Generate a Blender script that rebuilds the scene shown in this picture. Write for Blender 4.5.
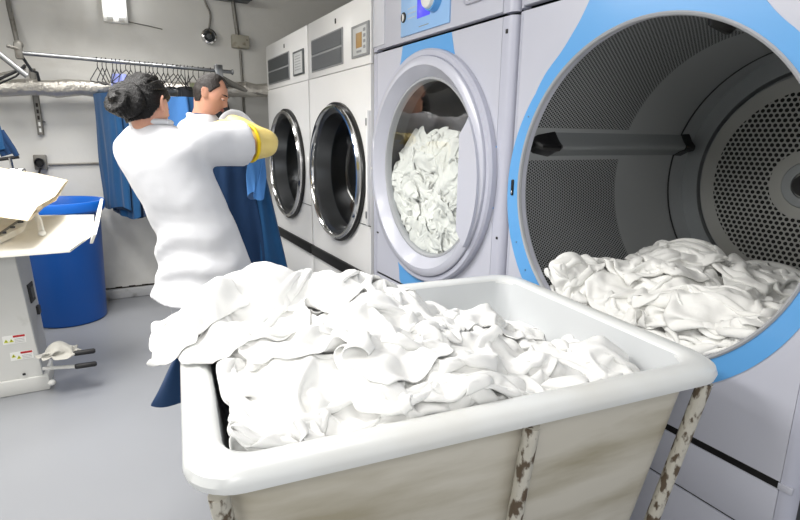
import bpy, bmesh, math, random
import numpy as np
from mathutils import Vector, Matrix, noise

PI = math.pi
for o in list(bpy.data.objects): bpy.data.objects.remove(o, do_unlink=True)
SC = bpy.context.scene
COL = SC.collection

def lin(c):
    return tuple((x/255/12.92) if x/255 <= .04045 else ((x/255+.055)/1.055)**2.4 for x in c)

# ---------------------------------------------------------------- camera, world, lights, exposure
cam_d = bpy.data.cameras.new('camera'); cam = bpy.data.objects.new('camera', cam_d); COL.objects.link(cam)
_d = Vector((-295., -127., 528.)).normalized()
_v = Vector((-28., 0., 528.)); _v.y = -(_v.x*_d.x+_v.z*_d.z)/_d.y; _v.normalize()
_x = _v.cross(_d)
_M = Matrix((_x, _d, -_v))                       # rows: world X, Y, Z axes in camera (x right, y down, z forward)
right = _M @ Vector((1, 0, 0)); up = _M @ Vector((0, -1, 0)); back = _M @ Vector((0, 0, -1))
cam.matrix_world = Matrix(((right.x, up.x, back.x, 0), (right.y, up.y, back.y, 0), (right.z, up.z, back.z, 1.35), (0, 0, 0, 1)))
cam_d.sensor_width = 36; cam_d.lens = 528/800*36; cam_d.clip_start = .02
SC.camera = cam

w = bpy.data.worlds.new('world'); SC.world = w; w.use_nodes = True
w.node_tree.nodes['Background'].inputs[0].default_value = (.92, .95, 1, 1)
w.node_tree.nodes['Background'].inputs[1].default_value = .68

def area(name, loc, sx, sy, power, rot=(0, 0, 0), spread=180, col=(1, .98, .95)):
    l = bpy.data.lights.new(name, 'AREA'); l.shape = 'RECTANGLE'; l.size = sx; l.size_y = sy
    l.energy = power; l.color = col; l.spread = math.radians(spread)
    o = bpy.data.objects.new(name, l); o.location = loc; o.rotation_euler = rot; COL.objects.link(o); return o
area('ceiling_lamp_near', (.35, .75, 2.62), 1.0, .35, 4, spread=140)
area('ceiling_lamp_mid', (-.35, 2.6, 2.62), .4, 1.2, 30, spread=125)
area('ceiling_lamp_far', (.1, 4.0, 2.62), 1.1, .3, 13, spread=115)
area('fill_light_left', (-1.25, 2.2, 2.62), .4, 2.4, 36, rot=(0, math.radians(-35), 0), spread=150)  # added fill light, tilted toward the machine fronts to brighten them
area('ceiling_lamp_behind', (-1.0, -1.2, 2.4), 1.2, .9, 27, rot=(math.radians(35), math.radians(-30), 0))

SC.view_settings.view_transform = 'Standard'; SC.view_settings.look = 'None'
SC.view_settings.gamma = 1; SC.view_settings.use_curve_mapping = False
SC.view_settings.exposure = .42

# ---------------------------------------------------------------- materials
def new_mat(name):
    m = bpy.data.materials.new(name); m.use_nodes = True
    nt = m.node_tree; return m, nt, nt.nodes['Principled BSDF']

def pmat(name, rgb, rough=.5, metal=0, bump=0, bscale=40, var=0, vscale=6, dirt=None, coat=0, dscale=5, dlo=.55, dhi=.75, stretch=(1,1,1)):
    m, nt, b = new_mat(name)
    c = lin(rgb)
    b.inputs['Base Color'].default_value = (*c, 1)
    b.inputs['Roughness'].default_value = rough; b.inputs['Metallic'].default_value = metal
    if coat: b.inputs['Coat Weight'].default_value = coat; b.inputs['Coat Roughness'].default_value = .15
    tc = nt.nodes.new('ShaderNodeTexCoord'); mp = nt.nodes.new('ShaderNodeMapping'); mp.inputs['Scale'].default_value = stretch
    nt.links.new(tc.outputs['Object'], mp.inputs[0])
    def noi(sc, det=4):
        n = nt.nodes.new('ShaderNodeTexNoise'); n.inputs['Scale'].default_value = sc; n.inputs['Detail'].default_value = det
        nt.links.new(mp.outputs[0], n.inputs['Vector']); return n
    src = None
    if var:
        n = noi(vscale); mx = nt.nodes.new('ShaderNodeMix'); mx.data_type = 'RGBA'
        mx.inputs['A'].default_value = (*[x*(1-var) for x in c], 1); mx.inputs['B'].default_value = (*[min(1, x*(1+var)) for x in c], 1)
        nt.links.new(n.outputs['Fac'], mx.inputs['Factor']); src = mx.outputs['Result']
    if dirt:
        n = noi(dscale, 8); rp = nt.nodes.new('ShaderNodeMapRange'); rp.inputs[1].default_value = dlo; rp.inputs[2].default_value = dhi
        nt.links.new(n.outputs['Fac'], rp.inputs[0])
        mx = nt.nodes.new('ShaderNodeMix'); mx.data_type = 'RGBA'; mx.inputs['A'].default_value = (*c, 1)
        if src: nt.links.new(src, mx.inputs['A'])
        mx.inputs['B'].default_value = (*lin(dirt), 1)
        nt.links.new(rp.outputs[0], mx.inputs['Factor']); src = mx.outputs['Result']
    if src: nt.links.new(src, b.inputs['Base Color'])
    if bump:
        n = noi(bscale); bp = nt.nodes.new('ShaderNodeBump'); bp.inputs['Strength'].default_value = bump; bp.inputs['Distance'].default_value = .01
        nt.links.new(n.outputs['Fac'], bp.inputs['Height']); nt.links.new(bp.outputs[0], b.inputs['Normal'])
    return m

def math_node(nt, op, a, b=None, c=None):
    n = nt.nodes.new('ShaderNodeMath'); n.operation = op
    for i, v in enumerate((a, b, c)):
        if v is None: continue
        if isinstance(v, (int, float)): n.inputs[i].default_value = v
        else: nt.links.new(v, n.inputs[i])
    return n.outputs[0]

def perforated(name, rgb, pitch, hole, mask_fn, rough=.35, metal=.8):
    """metal sheet punched with staggered round holes, laid out on the UV map in metres"""
    m, nt, b = new_mat(name)
    uv = nt.nodes.new('ShaderNodeUVMap'); sp = nt.nodes.new('ShaderNodeSeparateXYZ'); nt.links.new(uv.outputs[0], sp.inputs[0])
    u, v = sp.outputs[0], sp.outputs[1]
    def grid(ou, ov):
        a = math_node(nt, 'DIVIDE', math_node(nt, 'ADD', u, ou), pitch); a = math_node(nt, 'SUBTRACT', math_node(nt, 'FRACT', a), .5)
        py = pitch*1.732
        c = math_node(nt, 'DIVIDE', math_node(nt, 'ADD', v, ov), py); c = math_node(nt, 'SUBTRACT', math_node(nt, 'FRACT', c), .5)
        a = math_node(nt, 'MULTIPLY', a, pitch); c = math_node(nt, 'MULTIPLY', c, py)
        return math_node(nt, 'SQRT', math_node(nt, 'ADD', math_node(nt, 'MULTIPLY', a, a), math_node(nt, 'MULTIPLY', c, c)))
    d = math_node(nt, 'MINIMUM', grid(10, 10), grid(10+pitch/2, 10+pitch*.866))
    isin = math_node(nt, 'LESS_THAN', d, hole)
    mk = mask_fn(nt, u, v)
    f = math_node(nt, 'MULTIPLY', isin, mk)
    mx = nt.nodes.new('ShaderNodeMix'); mx.data_type = 'RGBA'
    mx.inputs['A'].default_value = (*lin(rgb), 1); mx.inputs['B'].default_value = (.004, .004, .004, 1)
    nt.links.new(f, mx.inputs['Factor']); nt.links.new(mx.outputs['Result'], b.inputs['Base Color'])
    nt.links.new(math_node(nt, 'MULTIPLY', math_node(nt, 'SUBTRACT', 1, f), metal), b.inputs['Metallic'])
    nt.links.new(math_node(nt, 'ADD', rough, math_node(nt, 'MULTIPLY', f, .5)), b.inputs['Roughness'])
    bp = nt.nodes.new('ShaderNodeBump'); bp.inputs['Strength'].default_value = .5; bp.inputs['Distance'].default_value = .002
    nt.links.new(math_node(nt, 'SUBTRACT', 1, f), bp.inputs['Height']); nt.links.new(bp.outputs[0], b.inputs['Normal'])
    return m

def glass_mat(name, tint=(.9, .93, .93), base=.0, rough=.02):
    m = bpy.data.materials.new(name); m.use_nodes = True; nt = m.node_tree; nt.nodes.clear()
    out = nt.nodes.new('ShaderNodeOutputMaterial'); tr = nt.nodes.new('ShaderNodeBsdfTransparent'); gl = nt.nodes.new('ShaderNodeBsdfGlossy')
    tr.inputs[0].default_value = (*tint, 1); gl.inputs['Roughness'].default_value = rough
    fr = nt.nodes.new('ShaderNodeLayerWeight'); fr.inputs[0].default_value = .5
    fac = math_node(nt, 'ADD', math_node(nt, 'MULTIPLY', math_node(nt, 'POWER', fr.outputs[1], 4), .8), base)
    mx = nt.nodes.new('ShaderNodeMixShader'); nt.links.new(fac, mx.inputs[0]); nt.links.new(tr.outputs[0], mx.inputs[1]); nt.links.new(gl.outputs[0], mx.inputs[2])
    nt.links.new(mx.outputs[0], out.inputs[0]); return m

def cloth_mat(name, rgb, bump=.15, bscale=60, sheen=.2, rough=.9, var=.0):
    m = pmat(name, rgb, rough, bump=bump, bscale=bscale, var=var)
    m.node_tree.nodes['Principled BSDF'].inputs['Sheen Weight'].default_value = sheen
    return m

M = {}
M['floor'] = pmat('grey_epoxy_floor', (134, 136, 140), .34, bump=.06, bscale=5, var=.04, vscale=2, dirt=(116, 118, 122), dscale=2.2, dlo=.62, dhi=.95)
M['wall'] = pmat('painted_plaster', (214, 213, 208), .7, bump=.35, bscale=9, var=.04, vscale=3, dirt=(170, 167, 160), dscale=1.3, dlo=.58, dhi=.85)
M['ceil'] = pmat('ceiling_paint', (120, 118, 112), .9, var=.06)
M['skirt'] = pmat('skirting_grey', (176, 177, 178), .6, bump=.3, bscale=20, var=.06, dirt=(120, 118, 112), dscale=9)
M['gap'] = pmat('dark_sealant', (40, 36, 30), .9)
M['lilac'] = pmat('lilac_grey_enamel', (196, 198, 210), .28, coat=.3)
M['lilac2'] = pmat('lilac_grey_plastic', (186, 188, 202), .38)
M['labelgrey'] = pmat('pale_label', (206, 208, 216), .35)
M['blue'] = pmat('light_blue_enamel', (98, 166, 226), .3, coat=.3)
M['paleblue'] = pmat('pale_blue_film', (150, 192, 238), .35, coat=.3)
M['white'] = pmat('white_enamel', (240, 240, 239), .3, coat=.2, var=.01)
M['ventgrey'] = pmat('vent_grey', (112, 115, 118), .45)
M['ventdark'] = pmat('vent_dark_grey', (84, 88, 90), .5)
M['frame'] = pmat('panel_frame_grey', (150, 152, 154), .4)
M['black'] = pmat('black_plastic', (14, 14, 16), .35)
M['matteblack'] = pmat('matte_black', (9, 9, 10), .6)
M['rubber'] = pmat('black_rubber', (24, 24, 26), .6)
M['chrome'] = pmat('polished_steel', (210, 210, 210), .12, metal=1)
M['steel'] = pmat('brushed_steel', (150, 152, 154), .3, metal=1)
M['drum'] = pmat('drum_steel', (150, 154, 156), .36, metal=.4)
M['innersteel'] = pmat('mid_grey_steel', (104, 106, 108), .28, metal=.9)  # darker metal of the inner rings in the dryer doors
M['darkmetal'] = pmat('dark_steel', (70, 72, 74), .4, metal=.8)
M['trimgrey'] = pmat('door_seal_grey', (168, 170, 174), .4)
M['side'] = pmat('machine_side_dark', (58, 60, 66), .45)
M['lcd'] = pmat('lcd_purple', (78, 76, 214), .25)
_b = M['lcd'].node_tree.nodes['Principled BSDF']; _b.inputs['Emission Color'].default_value = (*lin((80, 76, 220)), 1); _b.inputs['Emission Strength'].default_value = .5
M['lcdamber'] = pmat('lcd_amber', (176, 140, 84), .3)
M['keypad'] = pmat('keypad_pale', (206, 208, 208), .4)
M['glass'] = glass_mat('door_glass', base=.09, tint=(.95, .97, .96))
M['glassdark'] = glass_mat('dark_door_glass', (.45, .5, .52), .07)
M['linen'] = cloth_mat('white_linen', (243, 243, 241), bump=.12, bscale=45)
M['linen2'] = cloth_mat('damp_white_linen', (243, 243, 240), bump=.12, bscale=60)
M['cart'] = pmat('moulded_cart_plastic', (232, 234, 233), .35, bump=.05, bscale=8, var=.02, dirt=(216, 214, 206), dscale=3, dlo=.55, dhi=.9, coat=.2)
M['cartin'] = pmat('cart_lining_plastic', (210, 213, 215), .4, bump=.05, bscale=8, var=.02)
M['cartbody'] = pmat('grimy_cart_plastic', (212, 207, 194), .5, bump=.12, bscale=6, var=.08, vscale=3, dirt=(172, 164, 142), dscale=4, dlo=.42, dhi=.68, stretch=(.6, .6, 3))
M['post'] = pmat('flaking_painted_steel', (200, 196, 184), .5, bump=.5, bscale=60, dirt=(96, 82, 66), dscale=58, dlo=.50, dhi=.58, stretch=(1, 1, .5), var=.12)
M['navy'] = cloth_mat('navy_cotton', (12, 72, 118), bump=.2, bscale=30, sheen=.1, var=.12)
M['navy2'] = cloth_mat('deep_navy_cotton', (6, 48, 88), bump=.2, bscale=30, sheen=.1, var=.1)
M['midblue'] = cloth_mat('mid_blue_cotton', (70, 128, 196), bump=.1, sheen=.1)
M['lavender'] = cloth_mat('lavender_cotton', (150, 160, 226), bump=.1)
M['olive'] = cloth_mat('olive_cotton', (112, 118, 86), bump=.2)
M['blackcloth'] = cloth_mat('black_cotton', (28, 29, 34), bump=.2, sheen=.1)
M['tunic'] = cloth_mat('white_tunic_cotton', (216, 217, 221), bump=.15, bscale=25)
M['trouser'] = cloth_mat('pale_grey_trousers', (196, 198, 204), bump=.15)
M['skin'] = pmat('skin', (206, 152, 128), .5, var=.06, vscale=12)
M['skin'].node_tree.nodes['Principled BSDF'].inputs['Subsurface Weight'].default_value = .08
M['skin'].node_tree.nodes['Principled BSDF'].inputs['Subsurface Scale'].default_value = .01
M['lip'] = pmat('lip', (160, 96, 90), .5)
M['hair'] = pmat('black_hair', (12, 10, 10), .42, bump=.8, bscale=60, var=.4, vscale=40, stretch=(4, .5, 4))
M['hair'].node_tree.nodes['Principled BSDF'].inputs['Specular IOR Level'].default_value = .28
M['hair2'] = pmat('dark_brown_hair', (38, 31, 28), .55, bump=.6, bscale=120, var=.3, vscale=60)
M['glove'] = pmat('pale_yellow_rubber', (240, 214, 130), .45, bump=.1, bscale=30)
M['cuff'] = pmat('bright_yellow_rubber', (250, 214, 10), .4)
M['barrel'] = pmat('blue_barrel_plastic', (4, 74, 152), .4, bump=.05, bscale=4)
M['barrelrim'] = pmat('blue_barrel_rim', (20, 104, 204), .4)
M['press'] = pmat('cream_grey_metal', (206, 206, 202), .45, var=.03, dirt=(150, 146, 136), dscale=6, dlo=.62, dhi=.9)
M['pressside'] = pmat('press_side_grey', (176, 178, 182), .45)
M['tray'] = pmat('white_tray_metal', (236, 233, 222), .4, var=.03, dirt=(196, 184, 160), dscale=5, dlo=.6, dhi=.9)
M['pad'] = cloth_mat('cream_padding', (226, 208, 176), bump=.3, bscale=14, var=.05)
M['foil'] = pmat('crinkled_foil', (196, 192, 184), .3, metal=.85, bump=1.0, bscale=48, var=.2, vscale=14)
M['pipe'] = pmat('grey_conduit', (128, 126, 120), .5, metal=.4, dirt=(90, 80, 66), dscale=20)
M['whitepaint'] = pmat('white_paint', (232, 232, 228), .5)
M['red'] = pmat('red_print', (176, 30, 34), .5)
M['greyprint'] = pmat('grey_print', (150, 150, 150), .6)
M['yellowgreen'] = pmat('warning_yellow', (196, 204, 30), .5)
M['boxcream'] = pmat('junction_box_cream', (168, 164, 150), .6, dirt=(120, 112, 96), dscale=20)
M['eye'] = pmat('eye_dark', (34, 24, 22), .3)
em = bpy.data.materials.new('lit_tube'); em.use_nodes = True
_b = em.node_tree.nodes['Principled BSDF']; _b.inputs['Emission Color'].default_value = (1, 1, 1, 1); _b.inputs['Emission Strength'].default_value = 4
M['tube'] = em

# ---------------------------------------------------------------- object helpers
def link(name, me, mat, parent=None, loc=None):
    o = bpy.data.objects.new(name, me); COL.objects.link(o)
    if mat is not None: me.materials.append(mat)
    if parent is not None: o.parent = parent
    if loc is not None: o.location = loc
    return o
def obj(name, bm, mat, parent=None, smooth=True, loc=None, recalc=True):
    if recalc: bmesh.ops.recalc_face_normals(bm, faces=bm.faces)
    me = bpy.data.meshes.new(name); bm.to_mesh(me); bm.free()
    if smooth:
        for p in me.polygons: p.use_smooth = True
    o = link(name, me, mat, parent, loc)
    if smooth and len(me.polygons) > 5:
        try: me.set_sharp_from_angle(angle=math.radians(38))
        except Exception: pass
    return o
def tag(o, label, cat, group=None, kind=None):
    o['label'] = label; o['category'] = cat
    if group: o['group'] = group
    if kind: o['kind'] = kind
    return o
def empty(name, label, cat, loc=(0, 0, 0), group=None, rotz=0):
    o = bpy.data.objects.new(name, None); COL.objects.link(o); o.location = loc; o.rotation_euler = (0, 0, rotz)
    o.empty_display_size = .05
    return tag(o, label, cat, group)
def struct(o): o['kind'] = 'structure'; return o
def NB(): return bmesh.new()

def box(bm, x0, x1, y0, y1, z0, z1, bev=0, seg=2):
    r = bmesh.ops.create_cube(bm, size=1); vs = r['verts']
    for v in vs: v.co = Vector(((x0+x1)/2+v.co.x*(x1-x0), (y0+y1)/2+v.co.y*(y1-y0), (z0+z1)/2+v.co.z*(z1-z0)))
    if bev:
        es = {e for v in vs for e in v.link_edges}
        bmesh.ops.bevel(bm, geom=list(es), offset=bev, segments=seg, affect='EDGES', profile=.5)
    return bm
def B(x0, x1, y0, y1, z0, z1, bev=0, seg=2): return box(NB(), x0, x1, y0, y1, z0, z1, bev, seg)

def frames(pts):
    pts = [Vector(p) for p in pts]; out = []; n = len(pts); ref = None
    for i in range(n):
        t = (pts[min(i+1, n-1)]-pts[max(i-1, 0)]).normalized()
        if ref is None:
            ref = Vector((0, 0, 1)) if abs(t.z) < .9 else Vector((0, 1, 0))
        a = (ref-t*ref.dot(t)).normalized(); b = t.cross(a); ref = a
        out.append((pts[i], a, b, t))
    return out
def rings(bm, rs, caps=True, closed=False):
    """rs: list of rings (each list of Vector) -> skinned surface"""
    vr = [[bm.verts.new(p) for p in r] for r in rs]; n = len(vr[0])
    m = len(vr)
    for i in range(m if closed else m-1):
        A, Bq = vr[i], vr[(i+1) % m]
        for j in range(n):
            bm.faces.new((A[j], A[(j+1) % n], Bq[(j+1) % n], Bq[j]))
    if caps and not closed:
        bm.faces.new(vr[0][::-1]); bm.faces.new(vr[-1])
    return vr
def tube(bm, pts, r, n=10, caps=True):
    rr = r if isinstance(r, (list, tuple)) else [r]*len(pts)
    rings(bm, [[p+a*(q*math.cos(2*PI*k/n))+b*(q*math.sin(2*PI*k/n)) for k in range(n)] for (p, a, b, t), q in zip(frames(pts), rr)], caps)
    return bm
def smooth_path(pts, k=6):
    pts = [Vector(p) for p in pts]; out = []
    for i in range(len(pts)-1):
        p0 = pts[max(i-1, 0)]; p1 = pts[i]; p2 = pts[i+1]; p3 = pts[min(i+2, len(pts)-1)]
        for j in range(k):
            t = j/k
            out.append(.5*((2*p1)+(p2-p0)*t+(2*p0-5*p1+4*p2-p3)*t*t+(3*p1-p0-3*p2+p3)*t**3))
    out.append(pts[-1]); return out
def lerp_list(vals, k=6):
    out = []
    for i in range(len(vals)-1):
        for j in range(k):
            t = j/k; t = t*t*(3-2*t); out.append(vals[i]*(1-t)+vals[i+1]*t)
    out.append(vals[-1]); return out
def limb(bm, pts, rad, n=14, k=5):
    return tube(bm, smooth_path(pts, k), lerp_list(list(rad), k), n)
def ellipsoid(bm, c, r, mat3=None, u=24, v=16):
    res = bmesh.ops.create_uvsphere(bm, u_segments=u, v_segments=v, radius=1)
    for x in res['verts']:
        p = Vector((x.co.x*r[0], x.co.y*r[1], x.co.z*r[2]))
        if mat3 is not None: p = mat3 @ p
        x.co = p+Vector(c)
    return res['verts']

# shapes on a machine front: axis -X, centre (yc, zc)
def latheX(bm, prof, yc, zc, n=64, a0=0, a1=2*PI, uvscale=None):
    """prof: list of (x, r); revolved round the X axis"""
    full = abs(a1-a0-2*PI) < 1e-6
    m = n if full else n+1
    vr = [[bm.verts.new((x, yc+r*math.cos(a0+(a1-a0)*k/n), zc+r*math.sin(a0+(a1-a0)*k/n))) for k in range(m)] for x, r in prof]
    for i in range(len(prof)-1):
        for k in range(n):
            k2 = (k+1) % m
            bm.faces.new((vr[i][k], vr[i][k2], vr[i+1][k2], vr[i+1][k]))
    return vr
def disc_uv(bm, x, yc, zc, r0, r1, n=64):
    uv = bm.loops.layers.uv.verify()
    rr = [r0+(r1-r0)*i/4 for i in range(5)]
    vr = [[bm.verts.new((x, yc+r*math.cos(2*PI*k/n), zc+r*math.sin(2*PI*k/n))) for k in range(n)] for r in rr]
    for i in range(4):
        for k in range(n):
            f = bm.faces.new((vr[i][k], vr[i][(k+1) % n], vr[i+1][(k+1) % n], vr[i+1][k]))
            for l in f.loops: l[uv].uv = (l.vert.co.y-yc, l.vert.co.z-zc)
def plate_hole(bm, x0, x1, y0, y1, z0, z1, yc, zc, r, n=96):
    """flat panel with a round hole, given thickness x0 (front) .. x1 (rear)"""
    angs = sorted(set([2*PI*k/n for k in range(n)] + [math.atan2(zz-zc, yy-yc) % (2*PI) for yy in (y0, y1) for zz in (z0, z1)]))
    def outer(a):
        c, s = math.cos(a), math.sin(a); t = 1e9
        if c > 1e-9: t = min(t, (y1-yc)/c)
        if c < -1e-9: t = min(t, (y0-yc)/c)
        if s > 1e-9: t = min(t, (z1-zc)/s)
        if s < -1e-9: t = min(t, (z0-zc)/s)
        return t
    polar_plate(bm, x0, x1, yc, zc, lambda a: r, outer, angs)
def polar_plate(bm, x0, x1, yc, zc, rin, rout, angs):
    L = []
    for x in (x0, x1):
        L.append(([bm.verts.new((x, yc+rin(a)*math.cos(a), zc+rin(a)*math.sin(a))) for a in angs],
                  [bm.verts.new((x, yc+rout(a)*math.cos(a), zc+rout(a)*math.sin(a))) for a in angs]))
    n = len(angs)
    for k in range(n):
        j = (k+1) % n
        bm.faces.new((L[0][0][k], L[0][0][j], L[0][1][j], L[0][1][k]))
        bm.faces.new((L[1][0][k], L[1][1][k], L[1][1][j], L[1][0][j]))
        bm.faces.new((L[0][0][k], L[1][0][k], L[1][0][j], L[0][0][j]))
        bm.faces.new((L[0][1][k], L[0][1][j], L[1][1][j], L[1][1][k]))
def poly_plate(bm, x0, x1, pts):
    """polygon in (y, z) extruded x0..x1"""
    a = [bm.verts.new((x0, y, z)) for y, z in pts]; b = [bm.verts.new((x1, y, z)) for y, z in pts]; n = len(pts)
    bm.faces.new(a); bm.faces.new(b[::-1])
    for k in range(n): bm.faces.new((a[k], b[k], b[(k+1) % n], a[(k+1) % n]))

# ================================================================ THE ROOM
WY = 4.85; CZ = 2.72; XL = -1.7; XR = 2.75
struct(obj('floor', B(XL, XR, -2.5, WY+.1, -.1, 0), M['floor'], smooth=False))
struct(obj('wall_back', B(XL-.1, XR+.1, WY, WY+.12, 0, CZ), M['wall'], smooth=False))
struct(obj('wall_left', B(XL-.12, XL, -2.5, WY, 0, CZ), M['wall'], smooth=False))
struct(obj('wall_right', B(XR, XR+.12, -2.5, WY, 0, CZ), M['wall'], smooth=False))
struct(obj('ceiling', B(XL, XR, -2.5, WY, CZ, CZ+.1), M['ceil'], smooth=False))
struct(obj('baseboard_back', B(XL, 1.2, WY-.03, WY, 0, .085, .01), M['skirt']))
bm = NB()
for i in range(60):
    x = XL+i*.05
    if x > 1.25: break
    h = .006+.012*abs(noise.noise(Vector((x*9, 0, 0))))
    box(bm, x, x+.05, WY-.006, WY+.001, .086, .088+h)
struct(obj('trim_1', bm, M['gap'], smooth=False))

#@@MACHINES
XM = 1.25
def dryer_white(name, y0, y1, label, vent_mat, frame_mat, amber):
    yc = (y0+y1)/2; zc = 1.125; R = .41; H = 2.067; w = y1-y0
    t = empty(name, label, 'dryer', (XM, yc, 0), 'white tumble dryers in the row'); t.location = (0, 0, 0)
    P = lambda n, b, m, par=t, sm=True: obj(n, b, m, par, sm)
    bm = NB(); box(bm, XM+.01, 2.3, y0+.012, y1-.012, .0, H-.005, .006); 
    # open the body front where the drum sits: body made of side, top and rear sheets
    bm.free(); bm = NB()
    box(bm, XM+.02, 2.3, y0+.008, y0+.02, .05, H); box(bm, XM+.02, 2.3, y1-.02, y1-.008, .05, H)
    box(bm, XM+.02, 2.3, y0+.008, y1-.008, H-.012, H); box(bm, 2.29, 2.3, y0+.008, y1-.008, .05, H)
    P('body', bm, M['white'], sm=False)
    bm = NB(); plate_hole(bm, XM, XM+.02, y0+.006, y1-.006, .575, 1.716, yc, zc, R-.03)
    P('front_panel', bm, M['white'])
    P('top_panel', B(XM, XM+.02, y0+.006, y1-.006, 1.721, H, .004), M['white'])
    P('base_panel', B(XM, XM+.02, y0+.006, y1-.006, .04, .512, .004), M['white'])
    P('black_strip', B(XM-.018, XM+.02, y0+.004, y1-.004, .508, .578, .006), M['matteblack'])
    for sy in (y0+.08, y1-.08):
        for sx in (XM+.1, 2.2): P('foot', B(sx-.03, sx+.03, sy-.03, sy+.03, 0, .055, .006), M['rubber'])
    # door
    d = P('door', (lambda b: (latheX(b, [(XM+.005, R), (XM-.035, R), (XM-.046, R-.010), (XM-.046, R-.022), (XM-.036, R-.030), (XM-.02, R-.032)], yc, zc, 72), b)[1])(NB()), M['chrome'])
    P('gasket', (lambda b: (latheX(b, [(XM-.001, R+.014), (XM-.018, R+.014), (XM-.018, R-.004), (XM-.001, R-.004)], yc, zc, 72), b)[1])(NB()), M['black'], d)
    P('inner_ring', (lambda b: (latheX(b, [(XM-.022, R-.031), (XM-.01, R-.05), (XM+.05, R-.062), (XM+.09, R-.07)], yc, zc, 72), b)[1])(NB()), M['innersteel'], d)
    bm = NB(); latheX(bm, [(XM+.085, R-.07), (XM+.10, R-.12), (XM+.115, R-.22), (XM+.12, .002)], yc, zc, 48); P('door_glass', bm, M['glassdark'], d)
    for a in (100, 170, 190, 260):
        a = math.radians(a); yy = yc-(R-.068)*math.cos(a)*-1; zz = zc+(R-.068)*math.sin(a)
        b = NB(); ellipsoid(b, (XM+.045, yc+(R-.069)*math.cos(a), zz), (.012, .008, .008), u=10, v=8); P('rivet', b, M['chrome'], d)
    bm = NB(); latheX(bm, [(XM+.02, R-.03), (XM+.14, R-.02), (XM+.14, R+.02), (2.2, R+.02), (2.2, .0)], yc, zc, 48)
    P('drum', bm, M['darkmetal'])
    # latch bump on far side of the door, hinge on near side
    if amber: b = NB(); box(b, XM-.022, XM+.004, y0+.008, y0+.03, zc-.26, zc+.36, .006); P('hinge', b, M['white'])
    for hz in ((zc-.2, zc+.3) if amber else ()):
        b = NB(); box(b, XM-.025, XM-.020, y0+.012, y0+.026, hz-.02, hz+.02, .003); P('hinge_screw_plate', b, M['steel'])
    # vents : two grilles side by side, one above the other
    vy0, vy1 = yc+.41*w, yc-.105*w
    V = P('vent', B(XM-.006, XM, vy1-.015, vy0+.015, 1.755, 1.955, .003), M['frame'])
    for k, (a, c) in enumerate(((1.765, 1.848), (1.862, 1.945))):
        b = NB(); box(b, XM-.010, XM-.004, vy1, vy0, a, c)
        for q in range(11):
            zz = a+.004+(c-a-.008)*q/10; box(b, XM-.0125, XM-.009, vy1+.004, vy0-.004, zz-.0012, zz+.0012)
        P('grille', b, vent_mat, V, False)
    # display
    dy0, dy1 = (yc-.257*w, yc-.485*w) if amber else (yc-.215*w, yc-.435*w)
    D = P('display', B(XM-.010, XM, dy1, dy0, 1.765, 1.93, .004), frame_mat)
    P('keypad', B(XM-.013, XM-.009, dy1+.02, dy0-.03, 1.775, 1.915, .002), M['keypad'], D)
    if amber:
        P('screen', B(XM-.0155, XM-.012, dy1+.075, dy0-.075, 1.81, 1.885, .001), M['lcdamber'], D)
        for q in range(4): P('button', B(XM-.016, XM-.012, dy1+.03, dy1+.055, 1.80+q*.028, 1.816+q*.028, .002), M['frame'], D)
        P('button', B(XM-.016, XM-.012, dy1+.08, dy1+.14, 1.785, 1.797, .002), M['frame'], D)
    else:
        for q in range(6): P('text_line', B(XM-.0145, XM-.012, dy1+.05, dy0-.06, 1.80+q*.018, 1.804+q*.018), M['frame'], D, False)
    P('keyhole', B(XM-.004, XM+.001, yc-.012, yc+.004, 1.99, 2.018, .002), M['black'])
    P('seam', B(XM-.0015, XM+.001, y0+.006, y0+.22, .857, .862), M['ventdark'], sm=False)
    return t
dryer_white('tumble_dryer', 3.615, 4.68, 'white tumble dryer farthest back in the row, with a pale keypad without an amber screen', M['ventdark'], M['ventdark'], False)
dryer_white('tumble_dryer', 2.622, 3.600, 'white tumble dryer with an amber display screen, beside the pale lilac washing machine', M['ventgrey'], M['frame'], True)

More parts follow.
